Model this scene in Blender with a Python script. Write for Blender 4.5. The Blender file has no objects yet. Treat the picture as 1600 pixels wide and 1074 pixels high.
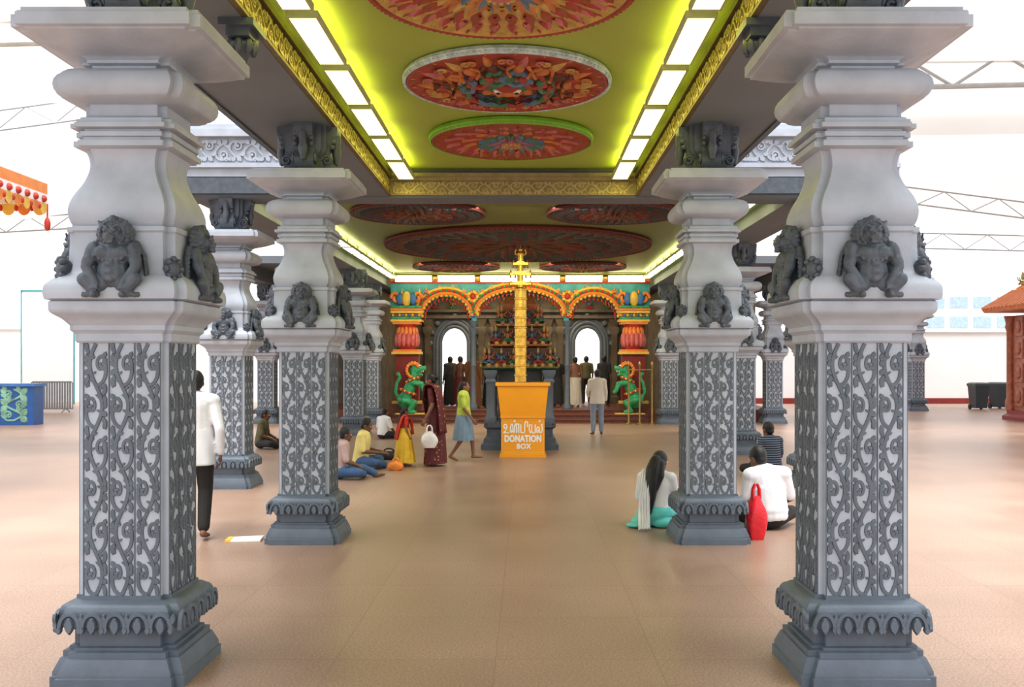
import bpy, bmesh, math, random
from mathutils import Vector, Matrix
random.seed(7)
PI = math.pi
S = bpy.context.scene
C = S.collection
def V(*a): return Vector(a)

# ------------------------------------------------------------------ materials
def mat(name, col, rough=.6, metal=0.0, var=.12, vs=6.0, bump=0.0, bs=40.0, emit=None, spec=.5):
    m = bpy.data.materials.new(name); m.use_nodes = True
    nt = m.node_tree; N = nt.nodes; L = nt.links
    p = N['Principled BSDF']
    p.inputs['Roughness'].default_value = rough; p.inputs['Metallic'].default_value = metal
    p.inputs['Specular IOR Level'].default_value = spec
    tc = N.new('ShaderNodeTexCoord')
    nz = N.new('ShaderNodeTexNoise'); nz.inputs['Scale'].default_value = vs; nz.inputs['Detail'].default_value = 4
    L.new(tc.outputs['Object'], nz.inputs['Vector'])
    cr = N.new('ShaderNodeValToRGB')
    cr.color_ramp.elements[0].position = .3; cr.color_ramp.elements[1].position = .7
    cr.color_ramp.elements[0].color = [c*(1-var) for c in col]+[1]
    cr.color_ramp.elements[1].color = [min(1, c*(1+var)) for c in col]+[1]
    L.new(nz.outputs['Fac'], cr.inputs['Fac']); L.new(cr.outputs['Color'], p.inputs['Base Color'])
    if bump:
        n2 = N.new('ShaderNodeTexNoise'); n2.inputs['Scale'].default_value = bs; n2.inputs['Detail'].default_value = 3
        L.new(tc.outputs['Object'], n2.inputs['Vector'])
        b = N.new('ShaderNodeBump'); b.inputs['Strength'].default_value = bump; b.inputs['Distance'].default_value = .01
        L.new(n2.outputs['Fac'], b.inputs['Height']); L.new(b.outputs['Normal'], p.inputs['Normal'])
    if emit:
        p.inputs['Emission Color'].default_value = (*emit[0], 1); p.inputs['Emission Strength'].default_value = emit[1]
    return m
M = {}
M['stone'] = mat('pale grey paint', (.42, .46, .525), .5, var=.09, bump=.15)
M['stone_mid'] = mat('mid grey paint', (.12, .15, .19), .5, var=.12, bump=.2)
M['stone_dark'] = mat('dark slate paint', (.08, .097, .12), .45, var=.2, vs=14, bump=.3)
M['vine'] = mat('slate vine paint', (.12, .145, .175), .55, var=.15, vs=9)
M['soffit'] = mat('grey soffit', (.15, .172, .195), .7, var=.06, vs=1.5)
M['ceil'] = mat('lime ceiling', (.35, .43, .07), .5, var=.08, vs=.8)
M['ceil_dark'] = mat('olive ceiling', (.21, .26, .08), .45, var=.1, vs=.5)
M['gold'] = mat('gold leaf', (.85, .50, .09), .33, .85, var=.3, vs=14, bump=.6, bs=24)
M['brass'] = mat('dull brass', (.36, .25, .08), .4, .7, var=.15)
M['goldpaint'] = mat('gold paint', (.35, .265, .085), .4, .2, var=.15, vs=9)
M['goldground'] = mat('dark gold ground', (.15, .11, .04), .5, .1, var=.2, vs=9)
M['beigegold'] = mat('beige gold paint', (.34, .27, .13), .5, .05, var=.15, vs=9)
M['palegold'] = mat('pale gold paint', (.50, .40, .19), .5, .05, var=.15, vs=9)
M['red'] = mat('red paint', (.55, .055, .035), .45)
M['crimson'] = mat('crimson paint', (.24, .025, .022), .5)
M['darkorange'] = mat('burnt orange paint', (.30, .075, .02), .5)
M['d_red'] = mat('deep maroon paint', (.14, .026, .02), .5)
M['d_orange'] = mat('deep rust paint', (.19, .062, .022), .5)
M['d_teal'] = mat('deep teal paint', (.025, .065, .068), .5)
M['orange'] = mat('orange paint', (.85, .27, .045), .45)
M['yellow'] = mat('yellow paint', (.85, .55, .08), .45)
M['green'] = mat('green paint', (.035, .34, .14), .4, var=.4, vs=9, bump=.5, bs=22)
M['teal'] = mat('teal paint', (.05, .34, .38), .45, var=.25, vs=4)
M['blue'] = mat('blue paint', (.06, .19, .5), .45)
M['pink'] = mat('pink paint', (.66, .16, .15), .45, var=.25, vs=9)
for k_, c_ in dict(m_red=(.36, .05, .032), m_orange=(.52, .19, .05), m_gold=(.50, .33, .09), m_blue=(.11, .19, .29), m_green=(.07, .19, .10), m_pink=(.48, .15, .14), m_brown=(.13, .045, .022)).items():
    M[k_] = mat('aged '+k_[2:]+' paint', c_, .5, var=.22, vs=10)
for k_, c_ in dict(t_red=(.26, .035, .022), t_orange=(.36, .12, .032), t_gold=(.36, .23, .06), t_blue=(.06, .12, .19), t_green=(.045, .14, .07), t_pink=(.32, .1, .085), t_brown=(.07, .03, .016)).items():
    M[k_] = mat('sooty '+k_[2:]+' paint', c_, .55, var=.3, vs=12)  # darker, more muted set of the same colours, for the tower
M['limeglow'] = mat('painted lime glow', (.22, .50, .05), .4)  # green glow around the far porch medallion, painted as its rim colour
M['silver'] = mat('pale blue white paint', (.50, .62, .66), .4, var=.3, vs=14)
M['black'] = mat('near black', (.012, .012, .014), .5)
M['boxorange'] = mat('donation box orange', (.90, .38, .014), .35, var=.05, vs=2)
M['white'] = mat('white paint', (.88, .88, .87), .5, var=.03)
M['wallwhite'] = mat('white wall', (.86, .87, .88), .7, var=.03, vs=.6)
M['farwall'] = mat('pale facade', (.66, .68, .71), .7, var=.03, vs=.6)
M['farglass'] = mat('blue grey glazing', (.36, .45, .54), .3)
M['palepink'] = mat('pale pink band', (.72, .52, .54), .6)
M['backstone'] = mat('weathered sanctum stone', (.14, .115, .08), .6, var=.35, vs=2.5, bump=.4, bs=12)
M['step'] = mat('red brown step', (.17, .055, .035), .45, var=.2)
M['wood'] = mat('carved red wood', (.38, .12, .065), .5, var=.3, vs=8, bump=.6, bs=25)
M['tile'] = mat('terracotta tile', (.62, .22, .10), .6, var=.15)
M['metal'] = mat('galvanised steel', (.28, .30, .32), .35, .5, var=.1)
M['truss'] = mat('truss steel', (.42, .44, .46), .5, .2, var=.08)
M['bin'] = mat('dark green plastic', (.02, .03, .035), .4)
M['bluepanel'] = mat('royal blue paint', (.02, .10, .33), .4)
M['turqpaint'] = mat('turquoise gold paint', (.22, .42, .30), .4, var=.4, vs=4)
M['lampframe'] = mat('pale lamp frame', (.5, .5, .35), .5)
M['lamp'] = mat('lit diffuser', (.95, .95, .6), .4, var=.01, emit=((1, .95, .17), 6.2))
M['hall_lamp_and_fill'] = mat('lit hall diffuser', (.95, .95, .8), .4, var=.01, emit=((1, .95, .50), 9.0))
M['skin'] = mat('brown skin', (.27, .13, .075), .5, var=.06)
M['skin2'] = mat('deep brown skin', (.18, .085, .05), .5, var=.06)
M['hair'] = mat('black hair', (.008, .007, .008), .4, var=.3, vs=60, bump=.4, bs=120)
M['eye'] = mat('dark eye', (.02, .012, .01), .2)
M['lip'] = mat('lip', (.20, .06, .05), .4)
M['shirtwhite'] = mat('white cotton', (.80, .81, .84), .8, var=.05, vs=5, bump=.7, bs=8)
M['cream'] = mat('cream cotton', (.72, .66, .58), .8, var=.05, bump=.6, bs=9)
M['rose'] = mat('pale rose cotton', (.50, .36, .34), .8, var=.08, bump=.6, bs=9)
M['yellowshirt'] = mat('pale yellow cotton', (.82, .70, .26), .8, var=.06, bump=.6, bs=9)
M['olive'] = mat('olive cotton', (.12, .11, .05), .8, bump=.4, bs=14)
M['dark'] = mat('black trousers', (.018, .016, .016), .8, bump=.3, bs=14)
M['jeans'] = mat('blue denim', (.06, .13, .27), .8, bump=.3, bs=20)
M['palejeans'] = mat('pale blue grey denim', (.27, .33, .42), .8, bump=.3, bs=20)
M['lime'] = mat('lime cotton', (.50, .62, .09), .8, bump=.4, bs=14)
M['skyskirt'] = mat('slate blue cotton', (.20, .30, .40), .8, bump=.4, bs=14)
M['turq'] = mat('turquoise silk', (.14, .68, .66), .6, bump=.6, bs=9)
M['maroon'] = mat('maroon silk', (.15, .02, .025), .6, var=.7, vs=30, bump=.4, bs=12)
M['redcloth'] = mat('red silk', (.60, .05, .03), .6, bump=.4, bs=12)
M['yellowcloth'] = mat('gold yellow silk', (.82, .52, .03), .5, bump=.4, bs=12)
M['brownrobe'] = mat('brown robe', (.16, .06, .02), .8, bump=.4, bs=12)
M['blackcloth'] = mat('charcoal cotton', (.03, .03, .035), .8, bump=.3, bs=14)
M['bagred'] = mat('red plastic bag', (.72, .02, .035), .25, bump=.8, bs=18)
M['bagwhite'] = mat('white plastic bag', (.8, .78, .78), .3, bump=.8, bs=18)

def stripe_mat():
    m = bpy.data.materials.new('striped knit'); m.use_nodes = True
    N = m.node_tree.nodes; L = m.node_tree.links; p = N['Principled BSDF']; p.inputs['Roughness'].default_value = .8
    tc = N.new('ShaderNodeTexCoord'); w = N.new('ShaderNodeTexWave'); w.bands_direction = 'Z'; w.inputs['Scale'].default_value = 9
    cr = N.new('ShaderNodeValToRGB'); cr.color_ramp.elements[0].position = .68; cr.color_ramp.elements[1].position = .76
    cr.color_ramp.elements[0].color = (.02, .025, .04, 1); cr.color_ramp.elements[1].color = (.18, .22, .29, 1)
    L.new(tc.outputs['Object'], w.inputs['Vector']); L.new(w.outputs['Fac'], cr.inputs['Fac']); L.new(cr.outputs['Color'], p.inputs['Base Color'])
    return m
M['striped'] = stripe_mat()
def sari_mat():
    m = bpy.data.materials.new('patterned maroon sari'); m.use_nodes = True
    N = m.node_tree.nodes; L = m.node_tree.links; p = N['Principled BSDF']; p.inputs['Roughness'].default_value = .6
    tc = N.new('ShaderNodeTexCoord'); v = N.new('ShaderNodeTexVoronoi'); v.inputs['Scale'].default_value = 14
    cr = N.new('ShaderNodeValToRGB'); cr.color_ramp.elements[0].position = .18; cr.color_ramp.elements[1].position = .26
    cr.color_ramp.elements[0].color = (.42, .24, .10, 1); cr.color_ramp.elements[1].color = (.12, .016, .02, 1)
    L.new(tc.outputs['Object'], v.inputs['Vector']); L.new(v.outputs['Distance'], cr.inputs['Fac']); L.new(cr.outputs['Color'], p.inputs['Base Color'])
    return m
M['sari'] = sari_mat()
def tent_mat():
    m = bpy.data.materials.new('tent fabric'); m.use_nodes = True
    N = m.node_tree.nodes; L = m.node_tree.links
    for n in list(N): N.remove(n)
    o = N.new('ShaderNodeOutputMaterial'); mx = N.new('ShaderNodeMixShader'); d = N.new('ShaderNodeBsdfDiffuse'); t = N.new('ShaderNodeBsdfTranslucent')
    nz = N.new('ShaderNodeTexNoise'); nz.inputs['Scale'].default_value = .6
    cr = N.new('ShaderNodeValToRGB'); cr.color_ramp.elements[0].color = (.79, .79, .78, 1); cr.color_ramp.elements[1].color = (.87, .87, .87, 1)
    tc = N.new('ShaderNodeTexCoord'); L.new(tc.outputs['Object'], nz.inputs['Vector'])
    L.new(nz.outputs['Fac'], cr.inputs['Fac'])
    L.new(cr.outputs['Color'], d.inputs['Color']); L.new(cr.outputs['Color'], t.inputs['Color'])
    mx.inputs[0].default_value = .28
    L.new(d.outputs[0], mx.inputs[1]); L.new(t.outputs[0], mx.inputs[2]); L.new(mx.outputs[0], o.inputs['Surface'])
    return m
M['tent'] = tent_mat()
def floor_mat():
    m = bpy.data.materials.new('pink granite tiles'); m.use_nodes = True
    N = m.node_tree.nodes; L = m.node_tree.links; p = N['Principled BSDF']
    tc = N.new('ShaderNodeTexCoord')
    br = N.new('ShaderNodeTexBrick'); br.offset = 0
    br.inputs['Scale'].default_value = 1.0; br.inputs['Brick Width'].default_value = .95; br.inputs['Row Height'].default_value = .95
    br.inputs['Mortar Size'].default_value = .005; br.inputs['Mortar Smooth'].default_value = .5
    br.inputs['Color1'].default_value = (.405, .275, .208, 1); br.inputs['Color2'].default_value = (.37, .248, .186, 1); br.inputs['Mortar'].default_value = (.31, .205, .152, 1)
    L.new(tc.outputs['Object'], br.inputs['Vector'])
    n1 = N.new('ShaderNodeTexNoise'); n1.inputs['Scale'].default_value = 70; n1.inputs['Detail'].default_value = 4; n1.inputs['Roughness'].default_value = .75
    n2 = N.new('ShaderNodeTexNoise'); n2.inputs['Scale'].default_value = .8; n2.inputs['Detail'].default_value = 6
    for n in (n1, n2): L.new(tc.outputs['Object'], n.inputs['Vector'])
    a = N.new('ShaderNodeValToRGB'); a.color_ramp.elements[0].position = .38; a.color_ramp.elements[1].position = .62
    a.color_ramp.elements[0].color = (.66, .65, .68, 1); a.color_ramp.elements[1].color = (1.26, 1.26, 1.23, 1)
    b = N.new('ShaderNodeValToRGB'); b.color_ramp.elements[0].position = .3; b.color_ramp.elements[1].position = .7
    b.color_ramp.elements[0].color = (.84, .81, .78, 1); b.color_ramp.elements[1].color = (1.1, 1.1, 1.1, 1)
    L.new(n1.outputs['Fac'], a.inputs['Fac']); L.new(n2.outputs['Fac'], b.inputs['Fac'])
    m1 = N.new('ShaderNodeMixRGB'); m1.blend_type = 'MULTIPLY'; m1.inputs['Fac'].default_value = 1
    m2 = N.new('ShaderNodeMixRGB'); m2.blend_type = 'MULTIPLY'; m2.inputs['Fac'].default_value = 1
    L.new(br.outputs['Color'], m1.inputs['Color1']); L.new(a.outputs['Color'], m1.inputs['Color2'])
    L.new(m1.outputs['Color'], m2.inputs['Color1']); L.new(b.outputs['Color'], m2.inputs['Color2'])
    L.new(m2.outputs['Color'], p.inputs['Base Color'])
    rr = N.new('ShaderNodeMapRange'); rr.inputs['To Min'].default_value = .27; rr.inputs['To Max'].default_value = .45
    L.new(n2.outputs['Fac'], rr.inputs['Value']); L.new(rr.outputs['Result'], p.inputs['Roughness'])
    return m
M['floor'] = floor_mat()

# ------------------------------------------------------------------ mesh helpers
def nb(): return bmesh.new()
def build(bm, name, mats, parent=None, loc=(0, 0, 0), rz=0.0, smooth=38, recalc=True):
    if recalc: bmesh.ops.recalc_face_normals(bm, faces=bm.faces[:])
    me = bpy.data.meshes.new(name); bm.to_mesh(me); bm.free()
    return link(me, name, mats, parent, loc, rz, smooth)
def link(me, name, mats, parent=None, loc=(0, 0, 0), rz=0.0, smooth=38):
    if not isinstance(mats, (list, tuple)): mats = [mats]
    if len(me.materials) == 0:
        for m in mats: me.materials.append(M[m])
    if smooth:
        for p in me.polygons: p.use_smooth = True
        me.set_sharp_from_angle(angle=math.radians(smooth))
    o = bpy.data.objects.new(name, me); C.objects.link(o)
    o.location = loc; o.rotation_euler = (0, 0, rz)
    if parent: o.parent = parent
    return o
def thing(name, label, cat, loc=(0, 0, 0), rz=0.0, group=None):
    o = bpy.data.objects.new(name, None); C.objects.link(o); o.empty_display_size = .2
    o.location = loc; o.rotation_euler = (0, 0, rz)
    o['label'] = label; o['category'] = cat
    if group: o['group'] = group
    return o
def tag(o, label, cat, group=None):
    o['label'] = label; o['category'] = cat
    if group: o['group'] = group
    return o
def struct(o): o['kind'] = 'structure'; return o
def dup(root, loc, rz, label, group=None):
    r = root.copy(); C.objects.link(r); r.location = loc; r.rotation_euler = (0, 0, rz); r['label'] = label
    if group: r['group'] = group
    for ch in list(root.children):
        c = ch.copy(); C.objects.link(c); c.parent = r
        for g in ch.children:
            d = g.copy(); C.objects.link(d); d.parent = c
    return r
def box(bm, c, s, mi=0, rz=0.0, M4=None):
    vs = []
    cs, sn = math.cos(rz), math.sin(rz)
    for dz in (-.5, .5):
        for dx, dy in ((-.5, -.5), (.5, -.5), (.5, .5), (-.5, .5)):
            x, y = dx*s[0], dy*s[1]
            p = V(c[0]+x*cs-y*sn, c[1]+x*sn+y*cs, c[2]+dz*s[2])
            vs.append(bm.verts.new(M4 @ p if M4 else p))
    for f in ((3, 2, 1, 0), (4, 5, 6, 7), (0, 1, 5, 4), (1, 2, 6, 5), (2, 3, 7, 6), (3, 0, 4, 7)):
        bm.faces.new([vs[i] for i in f]).material_index = mi
def box2(bm, a, b, mi=0):
    box(bm, [(a[i]+b[i])/2 for i in range(3)], [abs(b[i]-a[i]) for i in range(3)], mi)
def loft(bm, rings, mi=0, caps=True, M4=None):
    R = [[bm.verts.new(M4 @ p if M4 else p) for p in r] for r in rings]
    n = len(R[0])
    for a, b in zip(R, R[1:]):
        for i in range(n):
            bm.faces.new((a[i], a[(i+1) % n], b[(i+1) % n], b[i])).material_index = mi
    if caps:
        bm.faces.new(R[0][::-1]).material_index = mi; bm.faces.new(R[-1]).material_index = mi
def lathe(bm, prof, n=16, c=(0, 0, 0), mi=0, M4=None):
    loft(bm, [[V(c[0]+max(r, .0006)*math.cos(2*PI*i/n), c[1]+max(r, .0006)*math.sin(2*PI*i/n), c[2]+z) for i in range(n)] for r, z in prof], mi, True, M4)
def tube(bm, pts, rad, n=8, mi=0, M4=None):
    pts = [Vector(p) for p in pts]
    if not isinstance(rad, (list, tuple)): rad = [rad]*len(pts)
    rings = []; up = None
    for i, p in enumerate(pts):
        d = (pts[min(i+1, len(pts)-1)]-pts[max(i-1, 0)]).normalized()
        if up is None: up = V(0, 0, 1) if abs(d.z) < .9 else V(1, 0, 0)
        a = d.cross(up).normalized(); up = a.cross(d).normalized()
        rings.append([p+(a*math.cos(2*PI*k/n)+up*math.sin(2*PI*k/n))*rad[i] for k in range(n)])
    loft(bm, rings, mi, True, M4)
def ell(bm, c, r, mi=0, rot=None, u=12, v=8, M4=None):
    if not isinstance(r, (list, tuple)): r = (r, r, r)
    m = Matrix.Translation(Vector(c)) @ (rot.to_4x4() if rot else Matrix.Identity(4)) @ Matrix.Diagonal((*r, 1))
    if M4: m = M4 @ m
    res = bmesh.ops.create_uvsphere(bm, u_segments=u, v_segments=v, radius=1, matrix=m)
    if mi:
        for vv in res['verts']:
            for f in vv.link_faces: f.material_index = mi
def cap(bm, a, b, ra, rb, n=10, mi=0, M4=None):
    a = Vector(a); b = Vector(b); d = b-a
    if d.length < 1e-5: return ell(bm, a, ra, mi, M4=M4)
    z = d.normalized(); x = z.orthogonal().normalized(); y = z.cross(x)
    rings = []
    for q in (-88, -60, -30, 0):
        t = math.radians(q); rings.append((a+z*ra*math.sin(t), ra*math.cos(t)))
    for q in (0, 30, 60, 88):
        t = math.radians(q); rings.append((b+z*rb*math.sin(t), rb*math.cos(t)))
    loft(bm, [[c+(x*math.cos(2*PI*k/n)+y*math.sin(2*PI*k/n))*r for k in range(n)] for c, r in rings], mi, True, M4)
def chain(bm, pts, rs, n=10, mi=0, M4=None):
    for i in range(len(pts)-1): cap(bm, pts[i], pts[i+1], rs[i], rs[i+1], n, mi, M4)
def remesh(bm, voxel, it=4):
    bmesh.ops.recalc_face_normals(bm, faces=bm.faces[:])
    me = bpy.data.meshes.new('t'); bm.to_mesh(me); bm.free()
    o = bpy.data.objects.new('t', me); C.objects.link(o)
    r = o.modifiers.new('r', 'REMESH'); r.mode = 'VOXEL'; r.voxel_size = voxel
    s = o.modifiers.new('s', 'SMOOTH'); s.factor = .5; s.iterations = it
    dg = bpy.context.evaluated_depsgraph_get()
    m2 = bpy.data.meshes.new_from_object(o.evaluated_get(dg))
    bpy.data.objects.remove(o); bpy.data.meshes.remove(me)
    return m2
def sq(w, n): # square plan with stepped corners
    k = w-n
    return [(w, -k), (w, k), (k, k), (k, w), (-k, w), (-k, k), (-w, k), (-w, -k), (-k, -k), (-k, -w), (k, -w), (k, -k)]
def sqloft(bm, prof, n=.04, mi=0, c=(0, 0)):
    loft(bm, [[V(c[0]+x, c[1]+y, z) for x, y in sq(w, n)] for w, z in prof], mi)
def curve(pts, k=5): # smooth (w,z) profile through points
    out = []
    for i in range(len(pts)-1):
        p0 = pts[max(i-1, 0)]; p1 = pts[i]; p2 = pts[i+1]; p3 = pts[min(i+2, len(pts)-1)]
        for j in range(k):
            t = j/k
            out.append(tuple(.5*((2*p1[a])+(-p0[a]+p2[a])*t+(2*p0[a]-5*p1[a]+4*p2[a]-p3[a])*t*t+(-p0[a]+3*p1[a]-3*p2[a]+p3[a])*t**3) for a in range(len(p1))))
    out.append(pts[-1]); return out

# relief vine: u along x, v along z, raised toward -y; every piece gets its own height so no two tops coincide
HC = [0]
def hv(h):
    HC[0] += 1
    return h*(.74+.5*((HC[0]*.6180339) % 1))
def ribbon(bm, pts, ws, h, M4, mi=0):
    R = []; h = hv(h)
    for i, (u, v) in enumerate(pts):
        a = pts[max(i-1, 0)]; b = pts[min(i+1, len(pts)-1)]
        d = V(b[0]-a[0], b[1]-a[1]); L = d.length or 1; nx, ny = -d.y/L, d.x/L
        w = ws[i]
        R.append([bm.verts.new(M4 @ V(u+nx*w*k, -hh, v+ny*w*k)) for k, hh in ((1, 0), (.78, h), (-.78, h), (-1, 0))])
    for a, b in zip(R, R[1:]):
        for k in range(3): bm.faces.new((a[k], a[k+1], b[k+1], b[k])).material_index = mi
def leaf(bm, p, d, L, W, h, M4, mi=0, cl=None):
    D = V(*d).normalized(); P_ = V(-D.y, D.x); h = hv(h)
    base = []; top = []; sh = 0
    prof = ((0, .3), (.25, .85), (.5, 1), (.75, .75), (1, .08), (.75, -.65), (.5, -1), (.25, -.85), (0, -.3))
    if cl:
        us = [(V(p[0], p[1])+D*L*t+P_*W*s).x for t, s in prof]
        if max(us) > cl: sh = cl-max(us)
        elif min(us) < -cl: sh = -cl-min(us)
    for t, s in prof:
        for lst, k, hh in ((base, 1, 0), (top, .8, h)):
            q = V(p[0]+sh, p[1])+D*L*(.5+(t-.5)*k)+P_*W*s*k
            lst.append(bm.verts.new(M4 @ V(q.x, -hh, q.y)))
    bm.faces.new(top).material_index = mi
    n = len(top)
    for i in range(n): bm.faces.new((base[i], base[(i+1) % n], top[(i+1) % n], top[i])).material_index = mi
def vine(bm, M4, w, h, P, hh, sw, mi=0, dense=False):
    A = .27*w; cl = .49*w; g = 1.1 if dense else 1.0
    n = max(8, int(h/P*18))
    ribbon(bm, [(A*math.sin(2*PI*v/P), v) for v in [h*i/n for i in range(n+1)]], [sw]*(n+1), hh, M4, mi)
    if dense:
        for i in range(1, int(h/P*11)):
            v = i*P/11; sd = 1 if i % 2 else -1; x = A*math.sin(2*PI*v/P)
            if v < h-.03: leaf(bm, (x+sd*sw*.7, v), (sd, .7), w*.2, w*.055, hh, M4, mi, cl)
    for k in range(int(h/(P/2)+.01)):
        v0 = (k+.5)*P/2; s = 1 if k % 2 == 0 else -1
        c = (-s*w*.19, v0); R0 = min(w*.26-sw*.3, P*.23); ev = max(1, min(1.9, P*.19/R0))
        a0 = math.atan2(-P/4/ev, s*w*.2); d0 = math.hypot(P/4/ev, w*.2)
        pts = []; ws = []
        for i in range(25):
            t = i/24
            r = d0+(R0-d0)*t*5 if t < .2 else R0*(1-.76*(t-.2)/.8)
            a = a0-s*t*2*PI*1.3
            v = c[1]+ev*r*math.sin(a)
            pts.append((c[0]+r*math.cos(a), min(max(v, 0), h))); ws.append(sw*(1-.3*t))
        ribbon(bm, pts, ws, hh*1.05, M4, mi)
        leaf(bm, (c[0]-R0*.3, c[1]), (1, .3), R0*.7, R0*.34, hh*1.1, M4, mi, cl)
        for ang in (-150, 170, 130):
            q = math.radians(ang) if s > 0 else math.radians(180-ang)
            p = (c[0]+R0*.85*math.cos(q), c[1]+ev*R0*.85*math.sin(q))
            leaf(bm, p, (math.cos(q)*.7, math.sin(q)*.6+.5), w*.27*g, w*.1*g, hh, M4, mi, cl)
        leaf(bm, (s*A*1.0, v0-.02*P), (s*.8, .75), w*.34, w*.13*g, hh, M4, mi, cl)
        leaf(bm, (s*A*1.05, v0-.06*P), (s*.8, -.8), w*.32, w*.13*g, hh, M4, mi, cl)
        leaf(bm, (s*A*.75, v0+.08*P), (-s*.25, 1), w*.3, w*.1*g, hh, M4, mi, cl)
        if dense:
            for dv, du, dx, dy, L in ((.12, .30, .3, 1, .5), (-.12, .30, .3, -1, .5), (.235, -.30, -.4, .9, .42), (-.235, -.34, -.2, -1, .42), (.03, .42, .0, 1, .4), (.17, .40, .1, 1, .4), (-.17, .40, .1, -1, .4)):
                vv = v0+dv*P
                if .02 < vv < h-.03: leaf(bm, (s*w*du, vv), (s*dx, dy), w*L, w*.105, hh*.95, M4, mi, cl)
def rotz(a): return Matrix.Rotation(a, 4, 'Z')
def T(x, y, z): return Matrix.Translation((x, y, z))

# ------------------------------------------------------------------ world, sun, camera
w = bpy.data.worlds.new('World'); S.world = w; w.use_nodes = True
bg = w.node_tree.nodes['Background']; bg.inputs['Color'].default_value = (.95, .975, 1, 1); bg.inputs['Strength'].default_value = 1.65
S.view_settings.view_transform = 'Standard'; S.view_settings.look = 'None'; S.view_settings.exposure = 0.0; S.view_settings.gamma = .93
sl = bpy.data.lights.new('Sun', 'SUN'); sl.energy = 6.0; sl.angle = math.radians(50); sl.color = (1, .99, .98)
so_ = bpy.data.objects.new('hazy_sun', sl); C.objects.link(so_); so_.location = (0, 0, 30); so_.rotation_euler = (math.radians(14), 0, 0)
cam = bpy.data.cameras.new('Camera'); co = bpy.data.objects.new('Camera', cam); C.objects.link(co)
co.location = (.18, 0, 1.75); co.rotation_euler = (PI/2, 0, 0)
cam.sensor_width = 36; cam.lens = 33.75; cam.shift_x = -22/1600; cam.shift_y = 33/1600; cam.clip_end = 500
S.camera = co

# ------------------------------------------------------------------ setting
bm = nb(); box2(bm, (-60, -8, -.2), (60, 62, 0)); struct(build(bm, 'floor', 'floor'))
CZ = 4.5
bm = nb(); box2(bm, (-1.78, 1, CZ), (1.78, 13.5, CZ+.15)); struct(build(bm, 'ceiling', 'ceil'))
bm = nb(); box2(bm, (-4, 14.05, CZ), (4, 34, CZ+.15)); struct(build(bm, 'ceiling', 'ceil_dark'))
tn = [0]
def trim(bm, mats='soffit'):
    tn[0] += 1
    return struct(build(bm, 'trim_%d' % tn[0], mats))
for s in (-1, 1):
    bm = nb(); box2(bm, (s*1.76, 1, 4.12), (s*2.6, 13.5, 4.75)); t = trim(bm)
    bm = nb(); box2(bm, (s*1.735, 1, 4.15), (s*1.765, 13.5, 4.36)); box2(bm, (s*1.70, 1, 4.36), (s*1.765, 13.5, 4.41)); box2(bm, (s*1.715, 1, 4.125), (s*1.765, 13.5, 4.15))
    build(bm, 'frieze_ground', 'goldground', t)
    bm = nb()
    R = Matrix(((0, s, 0, s*1.735), (0, 0, 1, 1.1), (1, 0, 0, 4.255), (0, 0, 0, 1)))
    vine(bm, R, .19, 12.3, .3, .012, .011)
    build(bm, 'gold_scrollwork', 'goldpaint', t)
    bm = nb(); box2(bm, (s*2.6, 1, 4.1), (s*2.66, 13.3, 4.8)); trim(bm, 'stone_dark')
# cross beam at the hall mouth
HX = 5.4
bm = nb(); box2(bm, (-HX, 13.5, 4.1), (HX, 14.05, 4.8)); t = trim(bm)
bm = nb(); box2(bm, (-1.73, 13.47, 4.13), (1.73, 13.5, 4.33)); box2(bm, (-1.73, 13.43, 4.33), (1.73, 13.5, 4.38)); box2(bm, (-1.73, 13.4, 4.38), (1.73, 13.5, 4.43))
build(bm, 'frieze_ground', 'beigegold', t)
bm = nb(); vine(bm, Matrix(((0, 0, 1, -1.68), (0, 1, 0, 13.47), (1, 0, 0, 4.23), (0, 0, 0, 1))), .18, 3.36, .3, .012, .011)
build(bm, 'gold_scrollwork', 'palegold', t)
for s in (-1, 1):   # pale carved cornice outside the porch
    bm = nb()
    for a, b, z0, z1 in ((13.42, 13.5, 4.38, 4.5), (13.36, 13.5, 4.5, 4.56), (13.42, 13.5, 4.56, 4.92), (13.3, 13.5, 4.92, 5.02), (13.36, 13.5, 5.02, 5.1)):
        box2(bm, (s*2.68, a, z0), (s*HX, b, z1))
    t = trim(bm, 'stone')
    bm = nb(); vine(bm, Matrix(((0, 0, 1, 2.75 if s > 0 else -HX+.05), (0, 1, 0, 13.42), (1, 0, 0, 4.74), (0, 0, 0, 1))), .32, HX-2.85, .4, .03, .018)
    build(bm, 'scrollwork', 'stone', t)
    bm = nb(); box2(bm, (s*2.68, 13.38, 4.14), (s*HX, 13.5, 4.36)); trim(bm, 'stone_dark')
    bm = nb(); box2(bm, (s*4.0, 14.05, 4.12), (s*4.5, 34, 4.75)); t = trim(bm)
    bm = nb(); box2(bm, (s*4.5, 14.05, 4.5), (s*HX, 26, 4.7)); box2(bm, (s*4.5, 26, 4.5), (s*8.3, 34, 4.7)); struct(build(bm, 'ceiling', 'soffit'))
    bm = nb(); box2(bm, (s*7.3, 26, 4.12), (s*7.8, 34, 4.5)); trim(bm)
# raised red-brown platform with steps
bm = nb(); box2(bm, (-8, 29.3, 0), (8, 36, .37)); box2(bm, (-3.85, 28.9, 0), (3.85, 29.3, .25)); box2(bm, (-3.85, 28.5, 0), (3.85, 28.9, .125))
for y, z in ((28.5, .125), (28.9, .25), (29.3, .37)): box(bm, (0, y-.01, z-.015), (7.7, .06, .03))
trim(bm, 'step')
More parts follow.
